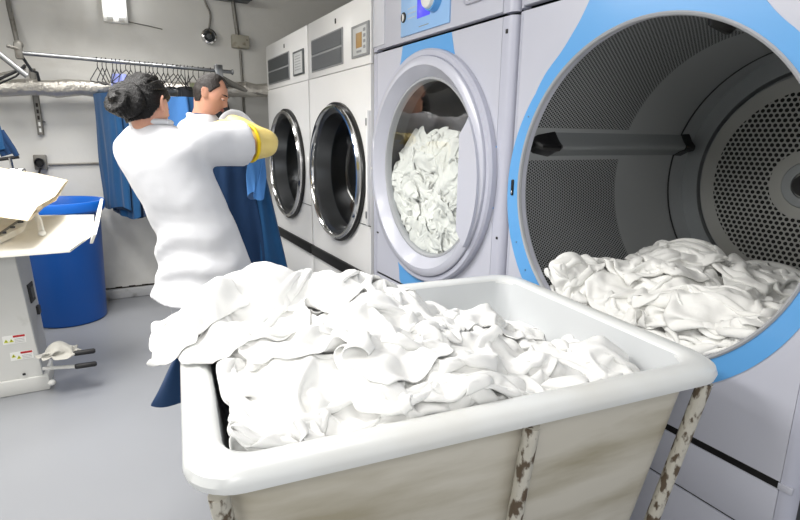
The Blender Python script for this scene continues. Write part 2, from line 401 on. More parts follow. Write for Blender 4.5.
# ---- washer with the closed door
def washer():
    y0, y1 = 1.502, 2.612; yc = 2.06; zc = 1.206; R = .509; H = 2.35
    t = empty('washing_machine', 'lilac-grey washing machine with a closed round glass door packed with white linen', 'washing machine')
    P = lambda n, b, m, par=t, sm=True: obj(n, b, m, par, sm)
    bm = NB()
    box(bm, XM+.03, 2.4, y0+.006, y0+.02, .05, H); box(bm, XM+.03, 2.4, y1-.02, y1-.006, .05, H); box(bm, XM+.03, 2.4, y0, y1, H-.012, H); box(bm, 2.39, 2.4, y0, y1, .05, H)
    P('body', bm, M['side'], sm=False)
    # rounded corner posts left and right of the front
    for yy, s in ((y0, 1), (y1, -1)):
        bm = NB(); pr = []
        for k in range(9):
            a = PI/2*k/8; pr.append((XM+.03-.03*math.sin(a), yy+s*(.03-.03*math.cos(a))))
        pr += [(XM, yy+s*.06), (XM+.03, yy+s*.06)]
        for z0, z1 in ((.05, 1.757), (1.768, H)):
            a = [bm.verts.new((x, y, z0)) for x, y in pr]; b = [bm.verts.new((x, y, z1)) for x, y in pr]; n = len(pr)
            for k in range(n): bm.faces.new((a[k], a[(k+1) % n], b[(k+1) % n], b[k]))
            bm.faces.new(a); bm.faces.new(b)
        P('corner_post', bm, M['lilac2'])
    bm = NB(); plate_hole(bm, XM, XM+.03, y0+.062, y1-.062, .625, 1.757, yc, zc, .43); P('front_panel', bm, M['lilac'])
    P('service_panel', B(XM, XM+.03, y0+.062, y1-.062, .12, .612, .004), M['lilac'])
    P('plinth', B(XM+.02, XM+.05, y0+.02, y1-.02, 0, .11), M['side'])
    P('control_panel', B(XM-.004, XM+.03, y0+.062, y1-.062, 1.772, H, .006), M['lilac'])
    P('panel_gap', B(XM+.006, XM+.03, y0+.062, y1-.062, .612, .625), M['black'], sm=False)
    # blue funnel shapes above and below the door
    rin = .44
    def rout(a):
        z = math.sin(a); y = math.cos(a)
        if z > .2: top = (1.757-zc)/z
        else: top = 9
        if z < -.2: top = (zc-.626)/(-z)
        # side limit |y| < w(z)
        best = rin+.002
        for r in np.linspace(rin, min(top, .8), 500):
            yy = abs(r*y); zz = abs(r*z)
            wlim = .205+.09*max(0, (.55-zz)/.2)**1.6
            if yy <= wlim: best = r
        return min(best, top) if abs(z) > .2 else rin+.002
    bm = NB(); polar_plate(bm, XM-.002, XM+.001, yc+.02, zc, lambda a: rin, rout, [2*PI*k/180 for k in range(180)])
    P('blue_panel', bm, M['blue'], sm=False)
    # door
    bm = NB(); latheX(bm, [(XM-.001, R), (XM-.022, R), (XM-.03, R-.008), (XM-.03, R-.026), (XM-.026, R-.030)], yc, zc, 96)
    D = P('door', bm, M['lilac2'])
    bm = NB(); latheX(bm, [(XM-.022, R-.030), (XM-.038, R-.031), (XM-.041, R-.034), (XM-.046, R-.062), (XM-.046, R-.066), (XM-.040, R-.070), (XM-.006, R-.108), (XM+.002, R-.112)], yc, zc, 96)
    P('door_frame', bm, M['lilac'], D)
    bm = NB(); latheX(bm, [(XM+.004, R-.109), (XM-.002, R-.113), (XM-.002, R-.121), (XM+.006, R-.125), (XM+.03, R-.128)], yc, zc, 96)
    P('glass_rim', bm, M['trimgrey'], D)
    bm = NB(); latheX(bm, [(XM+.010, R-.122), (XM+.016, R-.2), (XM+.018, .001)], yc, zc, 64); P('door_glass', bm, M['glass'], D)
    # flat handle segment over the right-hand side
    pts = []
    for k in range(21):
        a = math.radians(-148+ (360-2*148+0)*0) if False else math.radians(180-33+66*k/20)
        pts.append((yc+.462*math.cos(a), zc-.03+.462*math.sin(a)))
    ych = yc-.335
    pts = [(y, z) for y, z in pts]
    pts += [(ych-.05, zc-.03-.235), (ych, zc-.03-.19), (ych, zc-.03+.185), (ych-.045, zc-.03+.225)]
    bm = NB(); poly_plate(bm, XM-.056, XM-.036, pts); bmesh.ops.bevel(bm, geom=bm.edges[:], offset=.003, segments=1, affect='EDGES')
    P('handle_plate', bm, M['lilac'], D)
    P('hinge_mark', B(XM-.054, XM-.05, yc+R-.062, yc+R-.052, zc-.02, zc-.012), M['whitepaint'], D)
    # drum behind the glass
    bm = NB(); latheX(bm, [(XM+.02, .42), (XM+.10, .40), (XM+.10, .46), (2.2, .46), (2.2, .0)], yc, zc, 64)
    P('drum', bm, M['darkmetal'])
    # controls
    P('label_strip', B(XM-.008, XM-.003, 2.46, 2.585, 1.79, 2.30, .002), M['labelgrey'])
    C = P('control_board', B(XM-.012, XM-.003, 1.886, 2.285, 1.793, 2.30, .003), M['paleblue'])
    P('screen', B(XM-.0145, XM-.011, 2.03, 2.135, 1.848, 1.93, .002), M['lcd'], C)
    bm = NB(); latheX(bm, [(XM-.012, .056), (XM-.040, .051), (XM-.041, .04)], 1.995, 1.905, 40); K = P('knob', bm, M['blue'], C)
    bm = NB(); latheX(bm, [(XM-.036, .046), (XM-.054, .042), (XM-.058, .036), (XM-.058, .0)], 1.995, 1.905, 40); P('knob_cap', bm, M['whitepaint'], K)
    bm = NB(); latheX(bm, [(XM-.012, .022), (XM-.015, .022), (XM-.015, 0)], 2.257, 1.874, 28); L = P('round_logo', bm, M['black'], C)
    bm = NB(); latheX(bm, [(XM-.015, .016), (XM-.0165, .016), (XM-.0165, 0)], 2.265, 1.874, 20, PI*.5, PI*1.5); P('logo_mark', bm, M['whitepaint'], L)
    for k in range(3): P('printed_line', B(XM-.0128, XM-.011, 2.15, 2.22, 1.86+k*.02, 1.863+k*.02), M['lilac'], C, False)
    P('printed_line', B(XM-.0128, XM-.011, 2.04, 2.12, 1.812, 1.815), M['frame'], C, False)
    S = P('soap_drawer', B(XM-.012, XM-.003, 1.57, 1.785, 1.835, 2.3, .012, 3), M['lilac'])
    P('drawer_slot', B(XM-.014, XM-.011, 1.60, 1.755, 1.846, 1.853), M['frame'], S, False)
    P('screw', B(XM-.003, XM+.001, y0+.03, y0+.042, 1.70, 1.715, .002), M['black'])
    P('screw', B(XM-.003, XM+.001, y0+.025, y0+.035, .98, .99, .002), M['black'])
    P('seam', B(XM-.0015, XM+.001, yc+.47, y1-.06, .838, .846), M['black'], sm=False)
washer()

# ---- big dryer with the open drum
def big_dryer():
    y0, y1 = .47, 1.488; yc = .969; zc = 1.199; R = .459; H = 2.35
    t = empty('industrial_dryer', 'large lilac-grey dryer with a wide light blue ring round its open perforated drum', 'dryer')
    P = lambda n, b, m, par=t, sm=True: obj(n, b, m, par, sm)
    bm = NB()
    box(bm, XM+.03, 2.45, y0, y0+.014, .05, H); box(bm, XM+.03, 2.45, y1-.014, y1, .05, H); box(bm, XM+.03, 2.45, y0, y1, H-.012, H); box(bm, 2.44, 2.45, y0, y1, .05, H)
    P('body', bm, M['side'], sm=False)
    for yy, s in ((y0, 1), (y1, -1)):
        bm = NB(); pr = []
        for k in range(9):
            a = PI/2*k/8; pr.append((XM+.03-.03*math.sin(a), yy+s*(.03-.03*math.cos(a))))
        pr += [(XM+.03, yy+s*.032)]
        for z0, z1 in ((.05, 1.757), (1.768, H)):
            a = [bm.verts.new((x, y, z0)) for x, y in pr]; b = [bm.verts.new((x, y, z1)) for x, y in pr]; n = len(pr)
            for k in range(n): bm.faces.new((a[k], a[(k+1) % n], b[(k+1) % n], b[k]))
            bm.faces.new(a); bm.faces.new(b)
        P('corner_post', bm, M['lilac2'])
    bm = NB(); plate_hole(bm, XM, XM+.03, y0+.031, y1-.031, .608, 1.757, yc, zc, R); P('front_panel', bm, M['lilac'])
    P('drawer', B(XM, XM+.03, y0+.031, y1-.031, .454, .586, .003), M['lilac'])
    P('service_panel', B(XM, XM+.03, y0+.031, y1-.031, .12, .448, .003), M['lilac'])
    P('panel_gap', B(XM+.006, XM+.028, y0+.032, y1-.031, .445, .605), M['black'], sm=False)
    P('plinth', B(XM+.02, XM+.05, y0+.02, y1-.02, 0, .11), M['side'])
    P('control_panel', B(XM-.004, XM+.03, y0+.031, y1-.031, 1.772, H, .006), M['lilac'])
    P('gap_end', B(XM-.002, XM+.008, y0+.005, y0+.034, .59, .606, .001), M['lilac'])
    _zz = np.linspace(0, .62, 311); _wt = np.interp(_zz, [.18, .26, .30, .353, .412, .484, .536, .57, .62], [.44, .420, .403, .366, .300, .240, .208, .192, .17])
    _kn = np.exp(-np.linspace(-2, 2, 31)**2); _kn /= _kn.sum(); _wt = np.convolve(np.pad(_wt, 15, mode='edge'), _kn, 'valid')
    # blue ring flaring upwards (centre of the outer circle slightly lower)
    def rout(a):
        c, s = math.cos(a), math.sin(a)
        # circle r .505 centred (0.011, -.023)
        dy, dz = .011, -.023
        bq = c*dy+s*dz; r = bq+math.sqrt(bq*bq-(dy*dy+dz*dz)+.505**2)
        if s > .3:
            top = (1.757-zc)/s
            for q in np.linspace(r, top, 500):
                yy = abs(q*c); zz = q*s
                wl = np.interp(zz, _zz, _wt)
                if yy <= wl: r = max(r, q)
            r = min(r, top)
        return r
    bm = NB(); polar_plate(bm, XM-.002, XM+.001, yc, zc, lambda a: R-.001, rout, [2*PI*k/240 for k in range(240)])
    P('blue_ring', bm, M['blue'], sm=False)
    bm = NB(); latheX(bm, [(XM+.03, R+.004), (XM-.004, R+.004), (XM-.007, R), (XM-.004, R-.005), (XM+.004, R-.007), (XM+.03, R+.016), (XM+.036, R+.02)], yc, zc, 120)
    P('opening_trim', bm, M['trimgrey'])
    # latch slot in the blue ring
    P('latch_slot', B(XM-.005, XM, 1.452, 1.464, 1.152, 1.208, .005, 3), M['black'])
    P('latch_pin', B(XM-.009, XM-.004, 1.454, 1.462, 1.158, 1.168, .003), M['chrome'])
    for (yy, zz) in ((1.40, 1.42), (1.42, .99), (1.365, .90)):
        P('screw', B(XM-.004, XM-.001, yy-.002, yy+.002, zz-.002, zz+.002), M['steel'], sm=False)
    # drum
    X0, X1, RD = XM+.034, 2.185, .478
    lift = [math.radians(a) for a in (16, 106, 196, 286)]
    def mask(nt, u, v):
        m = math_node(nt, 'MULTIPLY', math_node(nt, 'GREATER_THAN', v, .012), math_node(nt, 'LESS_THAN', v, .475))
        for a in lift:
            ua = a*RD
            d = math_node(nt, 'ABSOLUTE', math_node(nt, 'SUBTRACT', u, ua))
            m = math_node(nt, 'MULTIPLY', m, math_node(nt, 'GREATER_THAN', d, .058))
        return m
    pm = perforated('perforated_drum_sheet', (168, 171, 173), .0105, .0036, mask, .38, .4)
    bm = NB(); uv = bm.loops.layers.uv.verify(); n = 96
    xs = [X0, X0+.3, X0+.48, X0+.7, 2.12, X1]
    vr = [[bm.verts.new((x, yc+RD*math.cos(2*PI*k/n), zc+RD*math.sin(2*PI*k/n))) for k in range(n)] for x in xs]
    for i in range(len(xs)-1):
        for k in range(n):
            f = bm.faces.new((vr[i][k], vr[i][(k+1) % n], vr[i+1][(k+1) % n], vr[i+1][k]))
            ua, ub = 2*PI*k/n*RD, 2*PI*(k+1)/n*RD
            for l, q in zip(f.loops, ((ua, xs[i]), (ub, xs[i]), (ub, xs[i+1]), (ua, xs[i+1]))): l[uv].uv = (q[0], q[1]-X0)
    dr = P('drum', bm, pm)
    bm = NB(); latheX(bm, [(2.085, RD-.0005), (2.085, RD-.003), (2.092, RD-.003), (2.092, RD-.0005)], yc, zc, 96); P('drum_seam', bm, M['black'], dr)
    for a in lift:
        # lifter: a rounded triangular rib with a black end cap
        ca, sa = math.cos(a), math.sin(a)
        def sec(x, h, wd):
            out = []
            for (q, s) in ((-wd, 0), (-wd*.45, h*.55), (-wd*.2, h*.93), (0, h), (wd*.2, h*.93), (wd*.45, h*.55), (wd, 0)):
                r = RD-s; out.append(Vector((x, yc+r*ca-q*sa, zc+r*sa+q*ca)))
            return out
        bm = NB(); rings(bm, [sec(XM+.12, .040, .045), sec(1.7, .042, .045), sec(2.1, .042, .045)])
        L = P('lifter', bm, M['drum'], dr)
        bm = NB(); rings(bm, [sec(XM+.045, .02, .025), sec(XM+.06, .042, .034), sec(XM+.135, .054, .048), sec(XM+.16, .038, .030)]); P('lifter_cap', bm, M['black'], L)
        bm = NB(); rings(bm, [sec(2.09, .048, .047), sec(2.14, .052, .05)]); P('lifter_foot', bm, M['black'], L)
    # rear plate with groove ring, perforated disc, hub
    def mask2(nt, u, v):
        r = math_node(nt, 'SQRT', math_node(nt, 'ADD', math_node(nt, 'MULTIPLY', u, u), math_node(nt, 'MULTIPLY', v, v)))
        return math_node(nt, 'MULTIPLY', math_node(nt, 'GREATER_THAN', r, .125), math_node(nt, 'LESS_THAN', r, .335))
    pm2 = perforated('perforated_rear_plate', (170, 170, 166), .0205, .0072, mask2, .42, .4)
    bm = NB(); latheX(bm, [(X1, RD), (X1, .412), (X1+.03, .408), (X1+.03, .398), (X1-.005, .394), (X1-.008, .388)], yc, zc, 96); bp = P('rear_ring', bm, M['drum'], dr)
    bm = NB(); disc_uv(bm, X1-.008, yc, zc, .03, .389, 96); P('rear_plate', bm, pm2, dr)
    bm = NB(); latheX(bm, [(X1-.007, .085), (X1-.014, .08), (X1-.014, .05), (X1-.01, .047)], yc, zc, 48); P('hub_ring', bm, M['drum'], dr)
    bm = NB(); latheX(bm, [(X1-.012, .042), (X1-.03, .038), (X1-.03, 0)], yc, zc, 36); P('hub', bm, M['rubber'], dr)
big_dryer()

#@@CART
CA = math.radians(-6); CO = Vector((.045, .684, 0))
def cart_pt(u, v, z): return Vector((CO.x+u*math.cos(CA)-v*math.sin(CA), CO.y+u*math.sin(CA)+v*math.cos(CA), z))
CL, CW, CZR = 1.088, .835, .89
def rrect(L, W, ins, r, z, n=8):
    x0, x1, y0, y1 = ins, L-ins, ins, W-ins; r = max(r, .01); out = []
    for cx, cy, a0 in ((x1-r, y0+r, -PI/2), (x1-r, y1-r, 0), (x0+r, y1-r, PI/2), (x0+r, y0+r, PI)):
        for k in range(n+1):
            a = a0+PI/2*k/n; out.append(Vector((cx+r*math.cos(a), cy+r*math.sin(a), z)))
    # densify straight runs
    res = []
    for i, p in enumerate(out):
        q = out[(i+1) % len(out)]; d = (q-p).length; m = max(1, int(d/.06))
        for k in range(m): res.append(p.lerp(q, k/m))
    return res
def cart():
    t = empty('laundry_cart', 'big white moulded plastic laundry cart full of white linen in the foreground', 'laundry cart', (CO.x, CO.y, 0), rotz=CA)
    def loops(pr, L=CL, W=CW):
        base = rrect(L, W, 0, .075, 0); n = len(base); rs = []
        for ins, z, r in pr:
            # same point count in every loop: build from the same angular recipe
            x = []
            for p in base:
                cx, cy = L/2, W/2
                hx, hy = L/2, W/2
                # inset by pulling towards the core rectangle
                kx = max(-(hx-.075), min(hx-.075, p.x-cx)); ky = max(-(hy-.075), min(hy-.075, p.y-cy))
                core = Vector((kx*(hx-ins-r)/(hx-.075), ky*(hy-ins-r)/(hy-.075), 0))
                off = Vector((p.x-cx-kx, p.y-cy-ky, 0))
                off = off.normalized()*r
                x.append(Vector((cx, cy, z))+core+off)
            rs.append(x)
        return rs
    bm = NB()
    rings(bm, loops([(.047, .845, .06), (.128, .24, .06), (.15, .21, .05)]), caps=False)
    vs = [v for v in bm.verts if abs(v.co.z-.21) < 1e-4]
    body = obj('tub', bm, M['cartbody'], t)
    bm = NB()
    rings(bm, loops([(.06, .84, .06), (.058, .88, .05), (.062, .86, .05), (.142, .25, .05), (.17, .225, .04)]), caps=False)
    x0, x1, y0, y1 = .165, CL-.165, .165, CW-.165
    obj('tub_lining', bm, M['cartin'], body)
    bm = NB()
    box(bm, .15, CL-.15, .15, CW-.15, .21, .228); obj('tub_floor', bm, M['cart'], body)
    bm = NB()
    R = [(.044, .852, .062), (.012, .849, .075), (0.002, .854, .08), (-.001, .866, .08), (.003, .879, .078), (.016, .889, .075), (.034, .891, .068), (.050, .887, .06), (.058, .878, .055), (.060, .86, .05)]
    rings(bm, loops(R), caps=False)
    obj('rim', bm, M['cart'], t)
    bm = NB(); tubepts = []
    fr = obj('base_frame', (lambda b: (box(b, .13, CL-.13, .13, .17, .16, .205, .004), box(b, .13, CL-.13, CW-.17, CW-.13, .16, .205, .004), box(b, .13, .17, .13, CW-.13, .16, .205, .004), box(b, CL-.17, CL-.13, .13, CW-.13, .16, .205, .004), b)[-1])(NB()), M['post'], t)
    for u, v, du, dv in ((.045, .03, .08, .085), (.585, .020, 0, .095), (CL-.045, .03, -.08, .085), (.045, CW-.03, .08, -.085), (.52, CW-.022, 0, -.095), (CL-.045, CW-.03, -.08, -.085)):
        b = NB(); tube(b, [(u+du*k/8, v+dv*k/8, .842-.66*k/8) for k in range(9)], .0155, 14)
        obj('corner_post' if abs(u-.55) > .1 else 'middle_post', b, M['post'], t)
    for u in (.2, CL-.2):
        for v in (.2, CW-.2):
            b = NB(); box(b, u-.03, u+.03, v-.03, v+.03, .155, .165); box(b, u-.022, u+.022, v-.024, v-.018, .05, .16); box(b, u-.022, u+.022, v+.018, v+.024, .05, .16)
            c = obj('caster', b, M['steel'], t)
            b = NB(); r_ = .052
            rings(b, [[Vector((u+q*math.cos(2*PI*k/24), v+w_, .052+q*math.sin(2*PI*k/24))) for k in range(24)] for w_, q in ((-.015, r_-.006), (-.012, r_), (.012, r_), (.015, r_-.006))])
            obj('wheel', b, M['rubber'], c)
    bm.free()
cart()

#@@CLOTH
class Field:
    def __init__(s, x0, x1, y0, y1, fn, res=.0125):
        s.x0, s.y0, s.res = x0, y0, res
        s.nx = int((x1-x0)/res)+1; s.ny = int((y1-y0)/res)+1
        X, Y = np.meshgrid(x0+np.arange(s.nx)*res, y0+np.arange(s.ny)*res, indexing='ij')
        s.X, s.Y = X, Y; s.Z = fn(X, Y).astype(float)
    def __call__(s, x, y):
        a = np.clip((x-s.x0)/s.res, 0, s.nx-1.001); b = np.clip((y-s.y0)/s.res, 0, s.ny-1.001)
        i = a.astype(int); j = b.astype(int); fa = a-i; fb = b-j; Z = s.Z
        return Z[i, j]*(1-fa)*(1-fb)+Z[i+1, j]*fa*(1-fb)+Z[i, j+1]*(1-fa)*fb+Z[i+1, j+1]*fa*fb
    def splat(s, P, th=.004):
        i = np.clip(np.rint((P[..., 0]-s.x0)/s.res).astype(int), 0, s.nx-1).ravel(); j = np.clip(np.rint((P[..., 1]-s.y0)/s.res).astype(int), 0, s.ny-1).ravel()
        np.maximum.at(s.Z, (i, j), P[..., 2].ravel()+th)
    def bump(s, cx, cy, rx, ry, h, ang=0):
        c, sn = math.cos(ang), math.sin(ang); dx = s.X-cx; dy = s.Y-cy
        q = ((dx*c+dy*sn)/rx)**2+((-dx*sn+dy*c)/ry)**2
        s.Z += h*np.sqrt(np.clip(1-q, 0, 1))

def vnoise(rng, n, m, cells, amp):
    """smooth random field on the grid"""
    c = rng.normal(size=(cells+3, cells+3))*amp
    a = np.linspace(0, cells, n); b = np.linspace(0, cells, m)
    i = a.astype(int); j = b.astype(int); fa = (a-i); fb = (b-j); fa = fa*fa*(3-2*fa); fb = fb*fb*(3-2*fb)
    I, J = np.meshgrid(i, j, indexing='ij'); A, Bq = np.meshgrid(fa, fb, indexing='ij')
    return c[I, J]*(1-A)*(1-Bq)+c[I+1, J]*A*(1-Bq)+c[I, J+1]*(1-A)*Bq+c[I+1, J+1]*A*Bq

def drape(F, seed, cx, cy, L, W, comp, rot=0, steps=130, sp=.016, bend=.25, clampf=None, wild=1.0, lift=.02, fric=.35, g=.0009):
    rng = np.random.default_rng(seed)
    n = max(12, int(L/sp)); m = max(12, int(W/sp))
    a = (np.arange(n)-(n-1)/2)*sp; b = (np.arange(m)-(m-1)/2)*sp
    A, Bq = np.meshgrid(a, b, indexing='ij')
    x = A*comp+vnoise(rng, n, m, 5, .035*wild)+vnoise(rng, n, m, 12, .010*wild)
    y = Bq*comp+vnoise(rng, n, m, 5, .035*wild)+vnoise(rng, n, m, 12, .010*wild)
    c, s = math.cos(rot), math.sin(rot)
    P = np.stack([cx+x*c-y*s, cy+x*s+y*c, np.zeros_like(x)], -1)
    if clampf: P = clampf(P)
    P[..., 2] = F(P[..., 0], P[..., 1])+lift+np.abs(vnoise(rng, n, m, 7, .03*wild))+np.abs(vnoise(rng, n, m, 16, .012*wild))
    V = np.zeros_like(P)
    def con(P, di, dj, rest, k, push_only=False):
        # Jacobi-free: process two colourings
        for off in range(2):
            if di > 0 and dj == 0:
                i0 = np.arange(0, n-di); sel = i0[((i0//di) % 2) == off]; p = P[sel]; q = P[sel+di]
            elif di == 0:
                j0 = np.arange(0, m-dj); sel = j0[((j0//dj) % 2) == off]; p = P[:, sel]; q = P[:, sel+dj]
            else:
                i0 = np.arange(0, n-di); sel = i0[((i0//di) % 2) == off]
                if dj > 0: p = P[sel, :m-dj]; q = P[sel+di, dj:]
                else: p = P[sel, -dj:]; q = P[sel+di, :m+dj]
            d = q-p; l = np.sqrt((d*d).sum(-1, keepdims=True))+1e-9
            e = (l-rest)/l
            if push_only: e = np.minimum(e, 0)
            d = d*e*(.5*k)
            if di > 0 and dj == 0: P[sel] += d; P[sel+di] -= d
            elif di == 0: P[:, sel] += d; P[:, sel+dj] -= d
            elif dj > 0: P[sel, :m-dj] += d; P[sel+di, dj:] -= d
            else: P[sel, -dj:] += d; P[sel+di, :m+dj] -= d
    r2 = sp*math.sqrt(2)
    for st in range(steps):
        V *= .93; V[..., 2] -= g
        old = P.copy(); P += V
        for it in range(3):
            con(P, 1, 0, sp, .9); con(P, 0, 1, sp, .9)
            con(P, 1, 1, r2, .5); con(P, 1, -1, r2, .5)
            con(P, 2, 0, 2*sp, bend, True); con(P, 0, 2, 2*sp, bend, True)
            con(P, 4, 0, 3.4*sp, bend*.3, True); con(P, 0, 4, 3.4*sp, bend*.3, True)
        if clampf: P = clampf(P)
        h = F(P[..., 0], P[..., 1])+.003
        hit = P[..., 2] < h
        P[..., 2] = np.where(hit, h, P[..., 2])
        P[..., :2] = np.where(hit[..., None], old[..., :2]*(1-fric)+P[..., :2]*fric, P[..., :2])
        V = np.clip(P-old, -.012, .012)
    F.splat(P)
    return P

def sheet_obj(name, P, mat, xf, label, cat, group, sub=1, thick=.0035):
    n, m = P.shape[:2]
    vs = [xf(*p) for p in P.reshape(-1, 3)]
    fs = [(i*m+j, (i+1)*m+j, (i+1)*m+j+1, i*m+j+1) for i in range(n-1) for j in range(m-1)]
    me = bpy.data.meshes.new(name); me.from_pydata(vs, [], fs); me.update()
    for p in me.polygons: p.use_smooth = True
    o = link(name, me, mat)
    if thick:
        md = o.modifiers.new('thickness', 'SOLIDIFY'); md.thickness = thick; md.offset = 0
    md = o.modifiers.new('smooth', 'SUBSURF'); md.levels = sub; md.render_levels = sub
    tag(o, label, cat, group); return o

# -- linen in the cart (cart-local u, v)
def cart_h0(U, V):
    z = .80+.0*U
    s = np.clip((U-.42)/.5, 0, 1); s = s*s*(3-2*s)
    inside = .845-.085*s+.055*np.exp(-((U-.25)**2/.10+(V-.62)**2/.07))+.012*np.sin(U*17+1)*np.sin(V*15)
    inside = inside+.055*np.exp(-((U-.98)/.25)**2-((V-.12)/.2)**2)+.02*np.exp(-((U-.1)/.12)**2-((V-.2)/.2)**2)
    inside = inside-.03*np.exp(-((V-.8)**2/.01))*s
    din = np.minimum(np.minimum(U, CL-U), np.minimum(V, CW-V))
    z = np.where(din > .062, inside, np.where(din > -.004, .893, np.where(V > .35, .872-.35*np.clip(-.03-din, 0, .1), .42)))
    return z
FC = Field(-.28, CL+.15, -.15, CW+.3, cart_h0)
def tocart(u, v, z): return cart_pt(u, v, z)
def clamp_in(P):
    u = P[..., 0]; v = P[..., 1]
    P[..., 0] = np.clip(u, .068, CL-.068); P[..., 1] = np.clip(v, .068, CW-.07); return P
def clamp_free(P):
    P[..., 0] = np.clip(P[..., 0], -.068, CL-.07); P[..., 1] = np.clip(P[..., 1], .068, CW+.06); return P
LG = 'white linens heaped in the laundry cart'
specs = [  # seed, u, v, L, W, comp, rot, bumps, free, label
 (1, .53, .42, 1.45, 1.15, .62, 0, [], False, 'white sheet spread lowest under all the other linen in the laundry cart'),
 (2, .72, .40, .85, .75, .55, .4, [(.72, .42, .14, .10, .03)], False, 'crumpled white linen lying right of centre in the laundry cart'),
 (3, .29, .27, .98, .80, .58, -.2, [(.3, .25, .16, .10, .035)], False, 'crumpled white linen in the near left corner of the laundry cart'),
 (4, .86, .60, .45, .40, .5, .8, [(.83, .6, .05, .05, .05)], False, 'small scrunched white linen at the far right inside corner of the cart'),
 (5, .88, .20, .46, .40, .5, .1, [(.92, .22, .06, .045, .05)], False, 'small scrunched white linen by the near right corner of the cart rim'),
 (6, .60, .62, .70, .60, .5, .3, [(.58, .62, .12, .07, .05)], False, 'crumpled white linen near the middle of the far side of the cart'),
 (7, .55, .20, .80, .60, .55, .1, [(.55, .2, .14, .08, .03)], False, 'crumpled white linen lying along the near side of the cart rim'),
 (8, .42, .42, .80, .70, .52, .7, [(.42, .45, .10, .07, .05)], False, 'crumpled white linen on top in the middle of the laundry cart'),
 (9, .38, .70, .80, .50, .60, .1, [(.36, .68, .20, .09, .055)], True, 'puffed white linen bundle against the far rim of the cart, left of centre'),
 (10, .22, .64, .72, .55, .62, .35, [(.17, .68, .13, .11, .06)], True, 'large white linen heaped over the far left corner of the cart'),
 (11, .03, .60, .34, .30, .60, .2, [(.04, .6, .08, .06, .045)], True, 'small white linen drooping over the left rim of the cart'),
]
for sd, u, v, L, W, comp, rot, bumps, free, lab in specs:
    for (bx, by, rx, ry, h) in bumps: FC.bump(bx, by, rx, ry, h, rot)
    P = drape(FC, sd, u, v, L, W, comp, rot, clampf=clamp_free if free else clamp_in, sp=.015 if L > 1 else .0125)
    sheet_obj('crumpled_linen', P, M['linen'], tocart, lab, 'linen', LG)

# -- linen in the open dryer: local (x along the drum axis, y) 
DY, DZ, DR = .969, 1.199, .478
def dry_h0(X, Y):
    q = np.clip(DR**2-(Y-DY)**2, 0, None); z = DZ-np.sqrt(q)
    top = .868-.10*np.clip((1.37-X)/.1, 0, 1)
    top = top+.05*np.exp(-((X-1.8)**2/.06+(Y-1.12)**2/.05))+.02*np.sin(X*14)*np.sin(Y*17)
    z = np.maximum(z, top)
    z = np.where(X < 1.262, .74, z)
    return z
FD = Field(1.2, 2.2, .45, 1.5, dry_h0)
def clamp_dr(P):
    x = np.clip(P[..., 0], 1.275, 2.165); 
    P[..., 0] = x; P[..., 1] = np.clip(P[..., 1], DY-.40, DY+.335); return P
DG = 'white linens inside the open dryer drum'
for sd, x, y, L, W, comp, rot, bumps, lab in [
 (20, 1.42, .97, .55, 1.15, .66, 0, [], 'white sheet spread along the front edge at the bottom of the open dryer drum'),
 (21, 1.78, .97, 1.1, 1.2, .76, 0, [], 'white sheet spread lowest under the linen in the open dryer drum'),
 (28, 1.40, .76, .62, .55, .62, .2, [], 'flat crumpled white linen low at the front right of the open dryer drum'),
 (22, 1.35, 1.29, .50, .42, .52, .3, [(1.34, 1.28, .07, .07, .05)], 'scrunched white linen at the front left edge of the open dryer drum'),
 (23, 1.45, .98, .8, .6, .52, .5, [(1.5, 1.0, .10, .09, .03)], 'crumpled white linen front and centre in the open dryer drum'),
 (24, 1.85, 1.15, .75, .6, .5, -.3, [(1.82, 1.15, .12, .10, .05)], 'crumpled white linen forming the highest peak in the open dryer drum'),
 (25, 1.80, .86, .7, .6, .52, .8, [(1.75, .9, .12, .08, .03)], 'crumpled white linen toward the back right of the open dryer drum'),
 (26, 1.42, .74, .62, .5, .55, 1.2, [(1.45, .78, .08, .06, .02)], 'crumpled white linen at the front right edge of the open dryer drum'),
 (27, 1.62, 1.10, .6, .5, .5, .2, [(1.62, 1.1, .08, .06, .03)], 'crumpled white linen just in front of the highest peak in the dryer drum')]:
    for (bx, by, rx, ry, h) in bumps: FD.bump(bx, by, rx, ry, h, rot)
    P = drape(FD, sd, x, y, L, W, comp, rot, clampf=clamp_dr, sp=.0125)
    sheet_obj('crumpled_linen', P, M['linen2'], lambda a, b, c: Vector((a, b, c)), lab, 'linen', DG)

